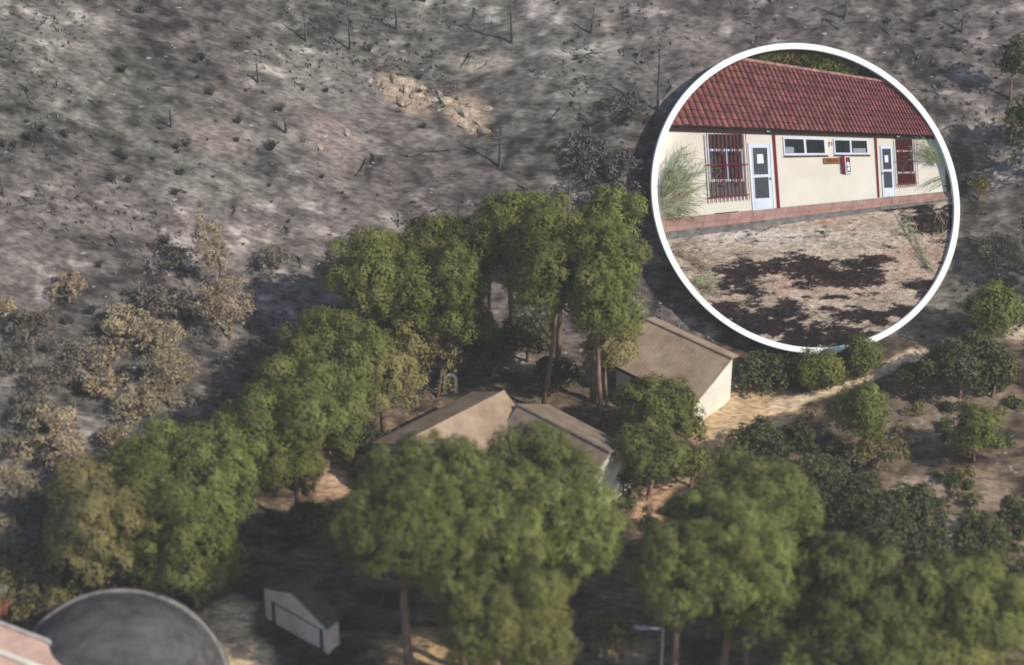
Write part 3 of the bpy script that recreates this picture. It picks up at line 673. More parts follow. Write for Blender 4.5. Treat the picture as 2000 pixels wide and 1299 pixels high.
# grey dome
c_ = at(238, 1330, 0); zb = float(gheight(c_.x, c_.y)); RR, RB = 6.35, 5.5
t = thing('domed_building', 'dark grey ribbed dome with thin pale edge band at the lower left', 'dome', Vector((c_.x, c_.y, zb)))
rows = []
for j in range(25):
    q = j/24*math.pi/2; r_ = RR*math.cos(q)+.01
    rows.append([Vector((c_.x+math.cos(2*math.pi*k/192)*r_*(1+(.008 if k % 6 == 0 else 0)), c_.y+math.sin(2*math.pi*k/192)*r_*(1+(.008 if k % 6 == 0 else 0)), zb-.3+RB*math.sin(q)+(.03 if j % 4 == 0 else 0)+.05*float(vnoise(k*.3, j*.6, 4)))) for k in range(193)])
m_ = MB(); m_.grid(rows); m_.build('shell', M_tank, t, True)
hoop = []
w2 = Vector((0, math.sin(PITCH)*RB/RR, math.cos(PITCH))); kk = 1/math.sqrt((w2.y/RR)**2+(w2.z/RB)**2)
for k in range(61):
    q = math.pi*k/60; p_ = Vector((RR*math.cos(q), w2.y*kk*math.sin(q), w2.z*kk*math.sin(q)))*1.012
    hoop.append(Vector((c_.x, c_.y, zb-.3))+p_)
m_ = MB(); m_.tube(hoop, .17, 8); m_.build('edge_band', mat('aged_concrete', (0.14, 0.13, 0.122), (0.27, 0.25, 0.235), 1.3, 8, .9, bump=.3), t)
m_ = MB(); m_.grid([[Vector((c_.x+math.cos(2*math.pi*k/96)*r_, c_.y+math.sin(2*math.pi*k/96)*r_, zb+z_)) for k in range(97)] for r_, z_ in ((RR+.25, -.5), (RR+.25, .25), (RR-.1, .3))]); m_.build('base_ring', MATS['aged_concrete'], t)
# pink roofed building corner
q0 = at(-60, 1190, 4.0); q1 = at(90, 1252, 4.0); q2 = at(250, 1345, 4.0); q3 = at(-60, 1420, 4.0)
t = thing('building', 'corner of a building with pink plastered roof terrace at the lower left edge', 'building', Vector((q1.x, q1.y, float(gheight(q1.x, q1.y)))))
zb = q1.z
pts = [Vector((q.x, q.y, zb)) for q in (q0, q1, q2, q3)]
m_ = MB(); m_.prism(pts, (0, 0, -.35)); m_.build('roof_slab', M_pink, t)
m_ = MB(); m_.prism([p_.lerp(sum(pts, Vector())/4, .08)+Vector((0, 0, -.36)) for p_ in pts], (0, 0, -4.2)); m_.build('wall', M_wall, t)
m_ = MB()
for u, v in ((pts[0], pts[1]), (pts[1], pts[2])):
    d_ = (v-u); m_.box((u+v)/2+Vector((0, 0, .06)), (d_.length, .28, .12), (d_.normalized(), Vector((-d_.y, d_.x, 0)).normalized(), Zv))
m_.build('kerb', M_conc, t)
s0 = at(-30, 1262, 4.1); s1 = at(90, 1312, 4.1); d_ = s1-s0; d_.z = 0
m_ = MB(); m_.box(Vector(((s0.x+s1.x)/2, (s0.y+s1.y)/2, zb+.10)), (d_.length, .35, .2), (d_.normalized(), Vector((-d_.y, d_.x, 0)).normalized(), Zv)); m_.build('white_parapet', M_wall, t)
# brick pillar at left edge
b_ = at(3, 1190); t = thing('brick_pillar', 'reddish brick pillar at the left edge by the yellowish bush', 'pillar', b_)
m_ = MB(); m_.box(b_+Vector((0, 0, .6)), (.8, .8, 1.7)); m_.build('shaft', M_brick, t)
m_ = MB(); m_.box(b_+Vector((0, 0, 1.52)), (1.0, 1.0, .14)); m_.build('cap', M_conc, t)
# small white arch
b_ = at(880, 772); t = thing('garden_arch', 'small white painted arch standing behind the left wing of the house', 'garden arch', b_)
for s_ in (-.38, .38):
    m_ = MB(); m_.box(b_+Vector((s_, 0, .7)), (.22, .22, 1.5)); m_.build('post', M_wall, t)
m_ = MB(); m_.tube([b_+Vector((.38*math.cos(q), 0, 1.4+.38*math.sin(q))) for q in [math.pi*k/8 for k in range(9)]], .12, 6); m_.build('bow', M_wall, t)
# street lamp
b_ = at(1290, 1330); t = thing('street_lamp', 'grey street lamp with arm reaching left under the right front pines', 'street lamp', b_)
m_ = MB(); m_.tube([b_, b_+Vector((0, 0, 4.3))], [.09, .06], 8); m_.build('pole', M_steel, t)
m_ = MB(); m_.tube([b_+Vector((0.02, 0, 4.25)), b_+Vector((-1.3, 0, 4.35))], .05, 6); m_.build('arm', M_steel, t)
m_ = MB(); m_.prism([b_+Vector((-1.0, -.14, 4.45)), b_+Vector((-1.75, -.09, 4.47)), b_+Vector((-1.75, .09, 4.47)), b_+Vector((-1.0, .14, 4.45))], (0, 0, -.12)); m_.build('lamp_head', M_steel, t)
#RELIEF
# ------------------------------------------------------------------ round display relief lying on the slope
M_ring = mat('white_enamel', (0.90, 0.90, 0.88), (0.92, 0.92, 0.90), 1, 2, 0.6)
M_back = mat('dark_board', (0.02, 0.022, 0.018), (0.035, 0.04, 0.03), .8, 4, 0.9)  # dark colour paints the shade between the trees behind the ridge
M_tile = mat('red_roof_tile', (0.125, 0.035, 0.032), (0.285, 0.098, 0.086), 1.3, 8, 0.8, rnd=0.20, lo=.3, hi=.7)
M_shade_dirt = mat('tile_row_shade_and_dirt', (0.025, 0.011, 0.012), (0.09, 0.032, 0.032), 1.2, 6, .9, rnd=.2)  # painted shade along the tile row edges, dirt in the valleys
M_ridge = mat('pale_ridge_tile', (0.27, 0.12, 0.105), (0.45, 0.26, 0.22), 1.8, 6, 0.85, rnd=0.2)
M_cream = mat('cream_render', (0.64, 0.59, 0.485), (0.73, 0.685, 0.59), .32, 9, 0.9, (1, 1, .6))
M_maroon = mat('maroon_fascia', (0.020, 0.006, 0.007), (0.035, 0.010, 0.010), 1.0, 4, 0.7)
M_gutter = mat('brown_gutter', (0.10, 0.055, 0.055), (0.15, 0.09, 0.09), 1.0, 3, 0.5)
M_redp = mat('red_gloss_paint', (0.15, 0.009, 0.011), (0.19, 0.013, 0.015), 2, 3, 0.4)
M_whitef = mat('white_aluminium', (0.62, 0.66, 0.74), (0.70, 0.73, 0.79), 1, 3, 0.4)
M_rpane = mat('dark_door_glass', (0.045, 0.05, 0.055), (0.085, 0.09, 0.095), .8, 5, 0.3)
M_wpane = mat('dark_window_glass', (0.010, 0.012, 0.012), (0.03, 0.032, 0.03), .9, 4, 0.25)
M_curt = mat('grey_curtain', (0.02, 0.02, 0.018), (0.07, 0.07, 0.06), 1.3, 3, 0.9, (6, .3, 1))
M_blind = mat('brown_blind', (0.022, 0.012, 0.013), (0.05, 0.028, 0.028), 1.3, 3, 0.8, (5, .3, 1))
M_grey = mat('grey_panel', (0.10, 0.10, 0.10), (0.16, 0.155, 0.15), 1, 4, 0.7)
M_paper = mat('white_paper', (0.70, 0.72, 0.76), (0.76, 0.78, 0.80), 2, 2, 0.8)
M_terra = mat('terracotta_paving', (0.36, 0.20, 0.16), (0.46, 0.285, 0.235), 1.0, 6, 0.55, rnd=0.10)
M_grout = mat('grout', (0.20, 0.12, 0.10), (0.26, 0.17, 0.14), 2, 4, 0.9)
M_riser = mat('grey_plinth', (0.10, 0.095, 0.088), (0.23, 0.21, 0.19), 1.6, 7, 0.9, bump=.4)
M_fore = mat('needle_strewn_earth', (0.62, 0.62, 0.62), (1.35, 1.32, 1.28), 2.4, 9, 0.95, (1, 2.2, 1), attr='tint', bump=.5, spec=.1)
M_straw = mat('dry_needles', (0.34, 0.27, 0.21), (0.55, 0.46, 0.375), 1.0, 4, 0.9, spec=.1)
M_litter = mat('charred_litter', (0.008, 0.008, 0.010), (0.032, 0.024, 0.024), 2, 3, 0.8, spec=.2)
M_sign = mat('varnished_wood', (0.20, 0.075, 0.03), (0.33, 0.13, 0.055), 2.0, 6, 0.6, (.5, 3, 1))
M_edge = mat('burnt_wood_edge', (0.07, 0.025, 0.012), (0.11, 0.04, 0.02), 2, 4, 0.7)
M_letter = mat('dark_lettering', (0.03, 0.012, 0.008), (0.04, 0.016, 0.01), 2, 2, 0.8)
M_broom = mat('grey_green_stems', (0.13, 0.18, 0.085), (0.29, 0.35, 0.20), 1.5, 4, 0.8, spec=.2)
M_drys = mat('dry_brown_stems', (0.22, 0.15, 0.10), (0.36, 0.27, 0.19), 1.5, 4, 0.8, spec=.2)
M_leaf2 = mat('olive_pine_leaves', (0.07, 0.085, 0.02), (0.19, 0.19, 0.05), .9, 4, 0.8, transl=.2)  # dull olive green varied by noise
M_leaf3 = mat('browned_leaves', (0.09, 0.055, 0.02), (0.17, 0.12, 0.045), .9, 4, 0.8, transl=.2)

CX_, CY_, RCL = 648.5, 645.0, 614.0
q_ = 620/1299
def cc(px, py): return ((px-1260)/q_, (py-80)/q_)
def Z6(x, y): return cc(1360+x/7.639, 250+y/7.639)
def Z3(x, y): return cc(1700+x/9.281, 260+y/9.281)
def Z5(x, y): return cc(1590+x/12.99, 260+y/12.99)
def K(x, y, h=0.0, clip=True):          # design drawing (x right, y down, h relief height) -> place on the slope
    dx, dy = x-CX_, y-CY_
    if clip:
        r = math.hypot(dx, dy)
        if r > RCL: dx *= RCL/r; dy *= RCL/r
    yo = -dy*q_*SX; c_ = VV.dot(_d); D_ = (CC-CAM).length
    v = yo/(SA-yo*c_/D_)
    return CC+UU*(dx*q_*SX*(1+v*c_/D_))+VV*(v-h*CA/SA)+NN*h
def inside(x, y, m=0): return math.hypot(x-CX_, y-CY_) < RCL-m
def lerp(a, b, t): return a+(b-a)*t
def quad(P4, u, v):                      # P4 = TL,TR,BR,BL
    (ax, ay), (bx, by), (cx, cy), (dx, dy) = P4
    return (lerp(lerp(ax, bx, u), lerp(dx, cx, u), v), lerp(lerp(ay, by, u), lerp(dy, cy, u), v))
def slab(m_, P4, h, d, nx=1, ny=1):      # clipped slab with front at h and depth d
    if nx == 1 and ny == 1:
        m_.prism([K(*p, h) for p in P4], -NN*d); return
    m_.grid([[K(*quad(P4, i/nx, j/ny), h) for i in range(nx+1)] for j in range(ny+1)])
def bar(m_, p, q, h, r, n=4): m_.tube([K(*p, h), K(*q, h)], r, n)
def frame(m_, P4, wl, h, d):             # four bars around a quad, wl in fractions (l,t,r,b)
    l, t_, r_, b_ = wl
    for (u0, u1, v0, v1) in ((0, 1, 0, t_), (0, 1, 1-b_, 1), (0, l, t_, 1-b_), (1-r_, 1, t_, 1-b_)):
        slab(m_, [quad(P4, u0, v0), quad(P4, u1, v0), quad(P4, u1, v1), quad(P4, u0, v1)], h, d)
def sub(P4, u0, u1, v0, v1): return [quad(P4, u0, v0), quad(P4, u1, v0), quad(P4, u1, v1), quad(P4, u0, v1)]
def bld(m_, name, m, parent=None, **k):
    if parent is None: return m_.build(name, m, None, loc=CC, **k)
    o = m_.build(name, m, None, **k)
    root = parent
    while root.parent is not None: root = root.parent
    V0 = Vector(root['_o']) if '_o' in root else root.location
    for v in o.data.vertices: v.co -= V0
    o.parent = parent
    if parent is not root: pass
    return o
def top(name, label, cat, xy, h, group=None): return thing(name, label, cat, K(*xy, h), group)

# rim
t = top('round_rim', 'thick round white rim lying on the burnt slope around the pavilion relief', 'round rim', (CX_, CY_), 0)
RH = 0.85
def circ(r, h, n=192): return [K(CX_+math.cos(2*math.pi*k/n)*r, CY_+math.sin(2*math.pi*k/n)*r, h, False) for k in range(n+1)]
m_ = MB(); m_.grid([circ(601.5, -.05), circ(601.5, RH-.05), circ(603.5, RH), circ(624.5, RH), circ(626.5, RH-.05), circ(625.5, -.4), circ(622, -1.6)])
bld(m_, 'rim', M_ring, t)
m_ = MB(); m_.grid([[K(CX_, CY_, -.02)]*193, circ(600, -.02)]); bld(m_, 'backing', M_back, t)

# forecourt -------------------------------------------------------
def riser_bot(x): return 809+(x-69)*(733-809)/580 if x < 649 else 733+(x-649)*(650-733)/600
def front_top(x): return 780+(x-64)*(712-780)/585 if x < 649 else 712+(x-649)*(645-712)/600
def wall_bot(x): return 716-.0953*(x-180)
gxs = np.linspace(20, 1275, 300); nj = 190
XX = np.repeat(gxs[None], nj, 0); tt = np.linspace(0, 1, nj)[:, None]
top_y = np.array([riser_bot(x)-2 for x in gxs])[None]
YY = top_y*(1-tt)+1262*tt
ch = np.zeros_like(XX)-.35
for (ex, ey, rx, ry, a) in ((380, 955, 120, 85, 1.1), (480, 920, 110, 45, .9), (640, 940, 130, 60, .95), (860, 915, 140, 45, 1.0), (800, 965, 190, 40, 1.0), (950, 895, 70, 18, .8), (1090, 990, 80, 24, 1.1),
        (1110, 1030, 50, 22, .9), (1010, 1100, 60, 38, .9), (1180, 720, 110, 55, 1.15), (1180, 690, 60, 25, 1), (1000, 682, 170, 14, .9), (270, 1090, 90, 40, 1.0), (420, 1150, 200, 75, 1.15), (550, 1120, 110, 60, 1.0),
        (660, 1210, 220, 60, 1.1), (800, 1120, 150, 55, .9), (900, 1130, 80, 40, .9), (740, 1042, 80, 10, .7), (620, 1045, 30, 16, .7), (520, 1080, 60, 20, .7)):
    r = np.sqrt(((XX-ex)/rx)**2+((YY-ey)/ry)**2); ch = np.maximum(ch, a-r**1.5*.9)
chn = ch+3.0*(fbm(XX*.014, YY*.048, 6, 61, .68)-.5)+1.5*(fbm(XX*.06, YY*.2, 4, 62, .75)-.5)+.02
char = sstep(-.04, .46, chn)
l0 = .5+.55*(fbm(XX*.012, YY*.03, 4, 63)-.5)+.35*(fbm(XX*.09, YY*.16, 3, 64)-.5)
pale = np.exp(-((XX-430)/260)**2-((YY-795)/40)**2)
red = np.clip(np.exp(-((XX-760)/180)**2-((YY-735)/28)**2)+np.exp(-((XX-1100)/160)**2-((YY-890)/70)**2)+.8*np.exp(-((XX-640)/260)**2-((YY-985)/60)**2), 0, 1)*fbm(XX*.02, YY*.05, 3, 65)*1.2
colr = np.stack([.405+.36*(l0-.5)*1.6+.10*pale, .332+.30*(l0-.5)*1.6+.12*pale, .268+.26*(l0-.5)*1.6+.14*pale], -1)
colr = colr*(1-red[..., None]*.7)+np.array([.46, .26, .185])*red[..., None]*.7
br = fbm(XX*.03, YY*.06, 3, 66)
cc_ = np.stack([.016+.075*br**3, .013+.034*br**3, .016+.024*br**3], -1)
colr = colr*(1-char[..., None])+cc_*char[..., None]
colr = np.clip(colr, .008, .8)
hb = .42+.22*tt+.05*(fbm(XX*.03, YY*.06, 4, 67)-.5)+.02*char
VX = []
for j in range(nj):
    for i in range(300): VX.append(K(XX[j, i], YY[j, i], hb[j, i]))
idx = np.arange(nj*300).reshape(nj, 300)
F = np.stack([idx[1:, :-1], idx[1:, 1:], idx[:-1, 1:], idx[:-1, :-1]], -1).reshape(-1, 4)
fo = np_obj('forecourt', np.array([tuple(v) for v in VX])-np.array(tuple(CC)), F, M_fore, None, True, loc=CC)
ca = fo.data.color_attributes.new('tint', 'FLOAT_COLOR', 'POINT')
ca.data.foreach_set('color', np.concatenate([colr.reshape(-1, 3), np.ones((nj*300, 1))], 1).astype(np.float32).ravel())
tag(fo, kind='structure')
def flakes(n, want, sz, name, m, label):
    V = []; k = 0
    for _ in range(n*6):
        if k >= n: break
        i, j = random.randrange(300), random.randrange(nj)
        if random.random() > want[j, i]: continue
        x, y, h = XX[j, i]+random.uniform(-3, 3), YY[j, i]+random.uniform(-2, 2), hb[j, i]
        if not inside(x, y, 12) or y < riser_bot(x)+3: continue
        per = .55+.9*(y-680)/560
        L = sz*per*random.uniform(.6, 1.5); a = random.gauss(0, .5); w_ = L*random.uniform(.12, .3)
        ux, uy = math.cos(a), math.sin(a)*.6
        V += [K(x-ux*L, y-uy*L, h+.01), K(x+uy*w_, y-ux*w_, h+random.uniform(.02, .09)), K(x+ux*L, y+uy*L, h+random.uniform(.01, .06))]; k += 1
    V = np.array([tuple(v) for v in V])-np.array(tuple(CC))
    tag(np_obj(name, V, np.arange(len(V)).reshape(-1, 3), m, loc=CC), label, name.split('_')[-1], kind='stuff')
flakes(9000, char, 4.0, 'charred_litter', M_litter, 'black charred needles lying in patches on the forecourt')
flakes(9000, (1-char)*.9+.02, 3.4, 'dry_needles', M_straw, 'dry straw coloured pine needles covering the forecourt')

# terrace ---------------------------------------------------------
HW, HT = .22, .50                        # wall face, terrace front
m_ = MB(); nx = 120
xs = [30+i*(1262-30)/nx for i in range(nx+1)]
m_.grid([[K(x, wall_bot(x)-2, HW-.02) for x in xs], [K(x, front_top(x), HT-.025) for x in xs]])
te = bld(m_, 'terrace', M_grout); tag(te, kind='structure')
m_ = MB(); m_.grid([[K(x, front_top(x)+1, HT-.03) for x in xs], [K(x, (front_top(x)+riser_bot(x))/2, HT-.01+.02*random.random()) for x in xs], [K(x, riser_bot(x)+4, .42) for x in xs]])
o = bld(m_, 'plinth', M_riser, None); o.location = (0, 0, 0); o.parent = te
nt_ = 30
def tx(k): return 20+1250*(1-(1-k/nt_)**1.28)
for r_ in range(2):
    for k in range(nt_):
        off = 0
        x0, x1 = tx(k)+1.2, tx(k+1)-1.0
        v0, v1 = (0.0, .60) if r_ == 0 else (.625, 1.02)
        y_ = lambda x, v: lerp(wall_bot(x), front_top(x), v)
        sk = lambda v: (v-.5)*18
        P4 = [(x0-sk(v0), y_(x0, v0)), (x1-sk(v0), y_(x1, v0)), (x1-sk(v1), y_(x1, v1)), (x0-sk(v1), y_(x0, v1))]
        if not any(inside(*p) for p in P4): continue
        m_ = MB(); fr = [K(*P4[0], lerp(HW, HT, v0)), K(*P4[1], lerp(HW, HT, v0)), K(*P4[2], lerp(HW, HT, v1)), K(*P4[3], lerp(HW, HT, v1))]
        m_.prism(fr, -NN*.05); o = bld(m_, 'paving_tile', M_terra, None); o.location = (0, 0, 0); o.parent = te
# pavilion --------------------------------------------------------
pav = top('pavilion', 'long cream pavilion with red tiled roof, white doors and barred windows inside the round rim', 'building', (650, 560), HW)
def eave(x): return 372+.0307*(x-120)
m_ = MB(); m_.grid([[K(x, lerp(eave(x)-12, wall_bot(x), v), HW) for x in xs] for v in (0, .25, .5, .75, 1)]); bld(m_, 'wall', M_cream, pav)
def gut(x): return 343+(x-130)*.0386
m_ = MB(); m_.grid([[K(x, gut(x)+4, HW+.20) for x in xs], [K(x, eave(x), HW+.12) for x in xs], [K(x, eave(x)-1, HW+.0) for x in xs]]); bld(m_, 'fascia', M_maroon, pav)
gl = [(x, gut(x)+4) for x in xs if inside(x, gut(x))]
m_ = MB(); m_.tube([K(x, y, HW+.26) for x, y in gl], .10, 6); bld(m_, 'gutter', M_gutter, pav)
# roof tiles
def homog(src, dst):
    A = []; b = []
    for (x, y), (u, v) in zip(src, dst):
        A += [[x, y, 1, 0, 0, 0, -u*x, -u*y], [0, 0, 0, x, y, 1, -v*x, -v*y]]; b += [u, v]
    h = np.linalg.solve(np.array(A, float), np.array(b, float)); return np.append(h, 1).reshape(3, 3)
NC, NR = 66, 10
BL, BR = cc(1300, 242.5), cc(1862, 266.5); TL, TR = cc(1252, 84), cc(1822, 173)
H = homog([(0, 0), (NC, 0), (NC, NR), (0, NR)], [BL, BR, TR, TL])
def RF(c, r):
    q = H @ np.array([c, r, 1.0]); return q[0]/q[2], q[1]/q[2]
def hroof(r): return lerp(.62, .34, r/NR)
tiles = []
prof = [(0, .0), (.10, .010), (.22, .055), (.40, .095), (.58, .095), (.76, .055), (.90, .010), (1.0, .0)]
for r_ in range(NR):
    for c_ in range(NC):
        cen = RF(c_+.5, r_+.5)
        if not inside(*cen, -8): continue
        j = random.uniform(-.04, .04); jl = random.uniform(-.09, .07)
        rows = []
        for (rv, lift) in ((r_-.16+jl, .0), (r_-.06+jl, .075), (r_+.45, .03), (r_+1.0, .0)):
            rows.append([K(*RF(c_+u*.995+j*(rv-r_-.4)*1.4, rv), hroof(rv)+lift+(hh_*.85 if lift or rv > r_+.9 else 0)+j*.3) for u, hh_ in prof])
        tiles.append((math.dist(RF(c_, r_), RF(c_+1, r_)), rows))
def shade_and_soil(me):
    me.materials.append(M_shade_dirt)
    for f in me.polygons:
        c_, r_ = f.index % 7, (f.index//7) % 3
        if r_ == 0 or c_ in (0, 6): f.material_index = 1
tiles.sort(key=lambda a: -a[0])
tf = MB()
for k, (_, rows) in enumerate(tiles):
    if k < 298:
        m_ = MB(); m_.grid(rows); o = bld(m_, 'roof_tile', M_tile, pav, smooth=False); shade_and_soil(o.data)
    else: tf.grid(rows)
o = tag(bld(tf, 'far_roof_tiles', M_tile, pav), kind='stuff'); shade_and_soil(o.data)
for k in range(0, NC, 2):
    a_, b_ = RF(k, NR), RF(k+2.1, NR)
    if not (inside(*a_) or inside(*b_)): continue
    m_ = MB(); n_ = 7; R0, R1 = 9.5*(1-k/NC*.42), 8.2*(1-k/NC*.42)
    rows = []
    for (p_, rr, dz) in ((a_, R0, .03), (a_, R0*1.05, .07), (b_, R1, .03)):
        rows.append([K(p_[0], p_[1]+3-rr*math.cos(math.pi*q/n_)*.9, .34+dz+.14*math.sin(math.pi*q/n_)) for q in range(n_+1)])
    m_.grid(rows); bld(m_, 'ridge_tile', M_ridge, pav)
# posts
for P4 in ([(538, 386), (549, 386), (547, 681), (536, 682)], [Z3(140, 100), Z3(180, 100), Z3(155, 1158), Z3(125, 1162)]):
    m_ = MB(); slab(m_, P4, HW+.06, .08); bld(m_, 'post', M_redp, pav)
# doors
def door(P4, up, lo_, pan, hd, lab):
    m_ = MB(); 
    slab(m_, P4, HW+.03, .05); d_ = bld(m_, 'door', M_whitef, pav); d_['label'] = lab
    for q in (up, lo_):
        m_ = MB(); slab(m_, q, HW+.036, .02); bld(m_, 'glass_panel', M_rpane, d_)
        m_ = MB(); frame(m_, sub(q, -.035, 1.035, -.02, 1.02), (.04, .025, .04, .025), HW+.055, .03); bld(m_, 'glazing_bead', M_whitef, d_)
    m_ = MB(); frame(m_, P4, (.035, .012, .035, .004), HW+.06, .05); bld(m_, 'door_frame', M_whitef, d_)
    m_ = MB(); slab(m_, pan, HW+.05, .03); bld(m_, 'kick_panel', M_whitef, d_)
    m_ = MB(); slab(m_, hd, HW+.10, .06); bld(m_, 'handle', M_black, d_)
door([Z6(825, 236), Z6(1160, 240), Z6(1145, 1195), Z6(820, 1226)], [Z6(885, 300), Z6(1105, 300), Z6(1092, 695), Z6(878, 702)], [Z6(878, 740), Z6(1090, 730), Z6(1085, 1042), Z6(870, 1052)],
     [Z6(868, 1090), Z6(1085, 1078), Z6(1083, 1180), Z6(866, 1200)], [Z6(1108, 738), Z6(1124, 738), Z6(1124, 772), Z6(1108, 772)], 'nearer white glazed door beside the large barred window')
door([Z3(235, 232), Z3(470, 234), Z3(440, 1136), Z3(215, 1156)], [Z3(262, 290), Z3(418, 288), Z3(410, 660), Z3(255, 666)], [Z3(255, 700), Z3(408, 698), Z3(402, 990), Z3(248, 996)],
     [Z3(246, 1030), Z3(406, 1022), Z3(402, 1105), Z3(242, 1118)], [Z3(230, 716), Z3(246, 716), Z3(246, 742), Z3(230, 742)], 'farther white glazed door left of the small barred window')
for P4, lb in (([Z6(945, 398), Z6(1035, 395), Z6(1037, 530), Z6(940, 535)], 'white paper notice taped to the nearer white door'), ([Z3(297, 410), Z3(362, 408), Z3(358, 535), Z3(295, 537)], 'white paper notice taped to the farther white door')):
    m_ = MB(); slab(m_, P4, HW+.055, .015); o = bld(m_, 'notice', M_paper); tag(o, lb, 'notice')
# barred windows
def barred(op_r, op, bars_t, bars_b, yt, yb, white, dias, rails, dark, lab, hgt):
    m_ = MB(); slab(m_, op, HW+.012, .05); w_ = bld(m_, 'window', dark, pav); w_['label'] = lab
    m_ = MB()
    for q in white: slab(m_, q, HW+.045, .04)
    bld(m_, 'window_frame', M_whitef, w_)
    gr = MB()
    for a_, b_, t1, t2 in zip(bars_t, bars_b, yt, yb): bar(gr, (a_, t1), (b_, t2), HW+.17, op_r)
    g_ = bld(gr, 'grille_bars', M_redp, w_)
    for a_, b_ in rails:
        m_ = MB(); bar(m_, a_, b_, HW+.18, op_r*1.35); bld(m_, 'grille_rail', M_redp, w_)
    for (c0, hx, hy) in dias:
        m_ = MB(); p = [(c0[0], c0[1]-hy), (c0[0]+hx, c0[1]), (c0[0], c0[1]+hy), (c0[0]-hx, c0[1])]
        for k in range(4): bar(m_, p[k], p[(k+1) % 4], HW+.19, op_r*.9)
        bld(m_, 'diamond_ornament', M_redp, w_)
    return w_
bt = [210, 270, 335, 395, 455, 512, 572, 630, 685, 742, 795]; bb = [195, 258, 320, 382, 440, 497, 557, 615, 670, 725, 780]
w1 = barred(.038, [Z6(215, 100), Z6(745, 100), Z6(732, 1005), Z6(205, 1030)], [Z6(x, 0)[0] for x in bt], [Z6(x, 0)[0] for x in bb],
    [Z6(0, 95)[1]]*11, [Z6(0, 1112-5.2*k)[1] for k in range(11)],
    [[Z6(215, 318), Z6(735, 320), Z6(734, 352), Z6(214, 352)], [Z6(218, 352), Z6(250, 352), Z6(246, 770), Z6(212, 770)], [Z6(478, 352), Z6(502, 352), Z6(498, 768), Z6(474, 768)],
     [Z6(706, 352), Z6(732, 352), Z6(726, 766), Z6(700, 766)], [Z6(210, 768), Z6(728, 764), Z6(726, 796), Z6(208, 802)], [Z6(222, 105), Z6(244, 105), Z6(240, 318), Z6(218, 318)]],
    [(Z6(388, 785), 45/7.639/q_, 100/7.639/q_), (Z6(622, 775), 45/7.639/q_, 100/7.639/q_), (Z6(398, 320), 45/7.639/q_, 98/7.639/q_), (Z6(630, 318), 45/7.639/q_, 98/7.639/q_)],
    [(Z6(172, 556), Z6(802, 546)), (Z6(162, 1040), Z6(792, 992))], M_curt, 'large window behind red iron bars with diamonds', 0)
m_ = MB(); slab(m_, [Z6(208, 804), Z6(726, 798), Z6(722, 1000), Z6(204, 1022)], HW+.025, .03); bld(m_, 'lower_panel', M_grey, w1)
bt = [520, 556, 592, 628, 664, 700, 736, 772, 806, 842, 880]; bb = [505, 543, 580, 617, 655, 687, 722, 757, 792, 827, 865]
barred(.024, [Z3(515, 118), Z3(842, 120), Z3(818, 915), Z3(505, 935)], [Z3(x, 0)[0] for x in bt], [Z3(x, 0)[0] for x in bb],
    [Z3(0, 125)[1]]*11, [Z3(0, 985-3*k)[1] for k in range(11)],
    [[Z3(515, 318), Z3(835, 320), Z3(834, 345), Z3(514, 345)], [Z3(508, 706), Z3(822, 702), Z3(821, 730), Z3(507, 735)], [Z3(818, 125), Z3(838, 125), Z3(828, 700), Z3(806, 700)]],
    [(Z3(622, 720), 32/9.281/q_, 95/9.281/q_), (Z3(762, 715), 32/9.281/q_, 95/9.281/q_), (Z3(630, 350), 32/9.281/q_, 90/9.281/q_), (Z3(770, 350), 32/9.281/q_, 90/9.281/q_)],
    [(Z3(478, 522), Z3(862, 512)), (Z3(476, 925), Z3(866, 900))], M_blind, 'small window behind red iron bars near the right end', 0)
# high windows
def high(P4, mid, lab, box=None):
    m_ = MB(); slab(m_, P4, HW+.01, .04); w_ = bld(m_, 'window', M_wpane, pav); w_['label'] = lab
    m_ = MB(); frame(m_, P4, (.035, .11, .035, .11), HW+.06, .05); slab(m_, sub(P4, mid-.025, mid+.025, .11, .89), HW+.06, .05); bld(m_, 'window_frame', M_whitef, w_)
    m_ = MB(); slab(m_, sub(P4, -.01, 1.045, 1.02, 1.09), HW+.09, .08); bld(m_, 'window_sill', mat('brown_sill', (.08, .05, .04), (.12, .08, .06), 2), w_)
    if box: 
        m_ = MB(); slab(m_, sub(P4, *box), HW+.016, .02); bld(m_, 'white_box', mat('pale_grey_card', (.25, .28, .28), (.32, .35, .35), 2), w_)
high([(580, 394), (753, 400), (753, 468), (580, 470)], .51, 'long high window of two panes, left of the fire sign', (.05, .24, .55, .88))
high([Z5(585, 150), Z5(1452, 165), Z5(1452, 553), Z5(585, 553)], .49, 'long high window of two panes, right of the fire sign', (.56, .92, .6, .88))
# vent, spot lamps, end quoin
m_ = MB(); slab(m_, [Z6(245, 1268), Z6(605, 1236), Z6(605, 1246), Z6(245, 1282)], HW+.02, .03); bld(m_, 'floor_vent', M_black, pav)
for P4, lb in (([Z6(1105, 40), Z6(1168, 40), Z6(1168, 78), Z6(1105, 78)], 'small black spot lamp under the eave above the nearer door'), ([Z3(530, 50), Z3(595, 50), Z3(595, 90), Z3(530, 90)], 'small black spot lamp under the eave above the farther door')):
    t = top('spot_lamp', lb, 'lamp', P4[0], HW+.2)
    m_ = MB(); slab(m_, P4, HW+.28, .12); bld(m_, 'housing', M_black, t)
    m_ = MB(); slab(m_, sub(P4, .12, .45, .4, .8), HW+.29, .03); slab(m_, sub(P4, .55, .88, .4, .8), HW+.29, .03); bld(m_, 'lens', M_steel, t)
m_ = MB()
slab(m_, [Z3(1380, 560), Z3(1470, 560), Z3(1470, 1064), Z3(1378, 1060)], HW+.02, .05, 6, 12); bld(m_, 'brick_edge', mat('mottled_brick', (.10, .06, .03), (.36, .17, .09), 5, 6), pav)
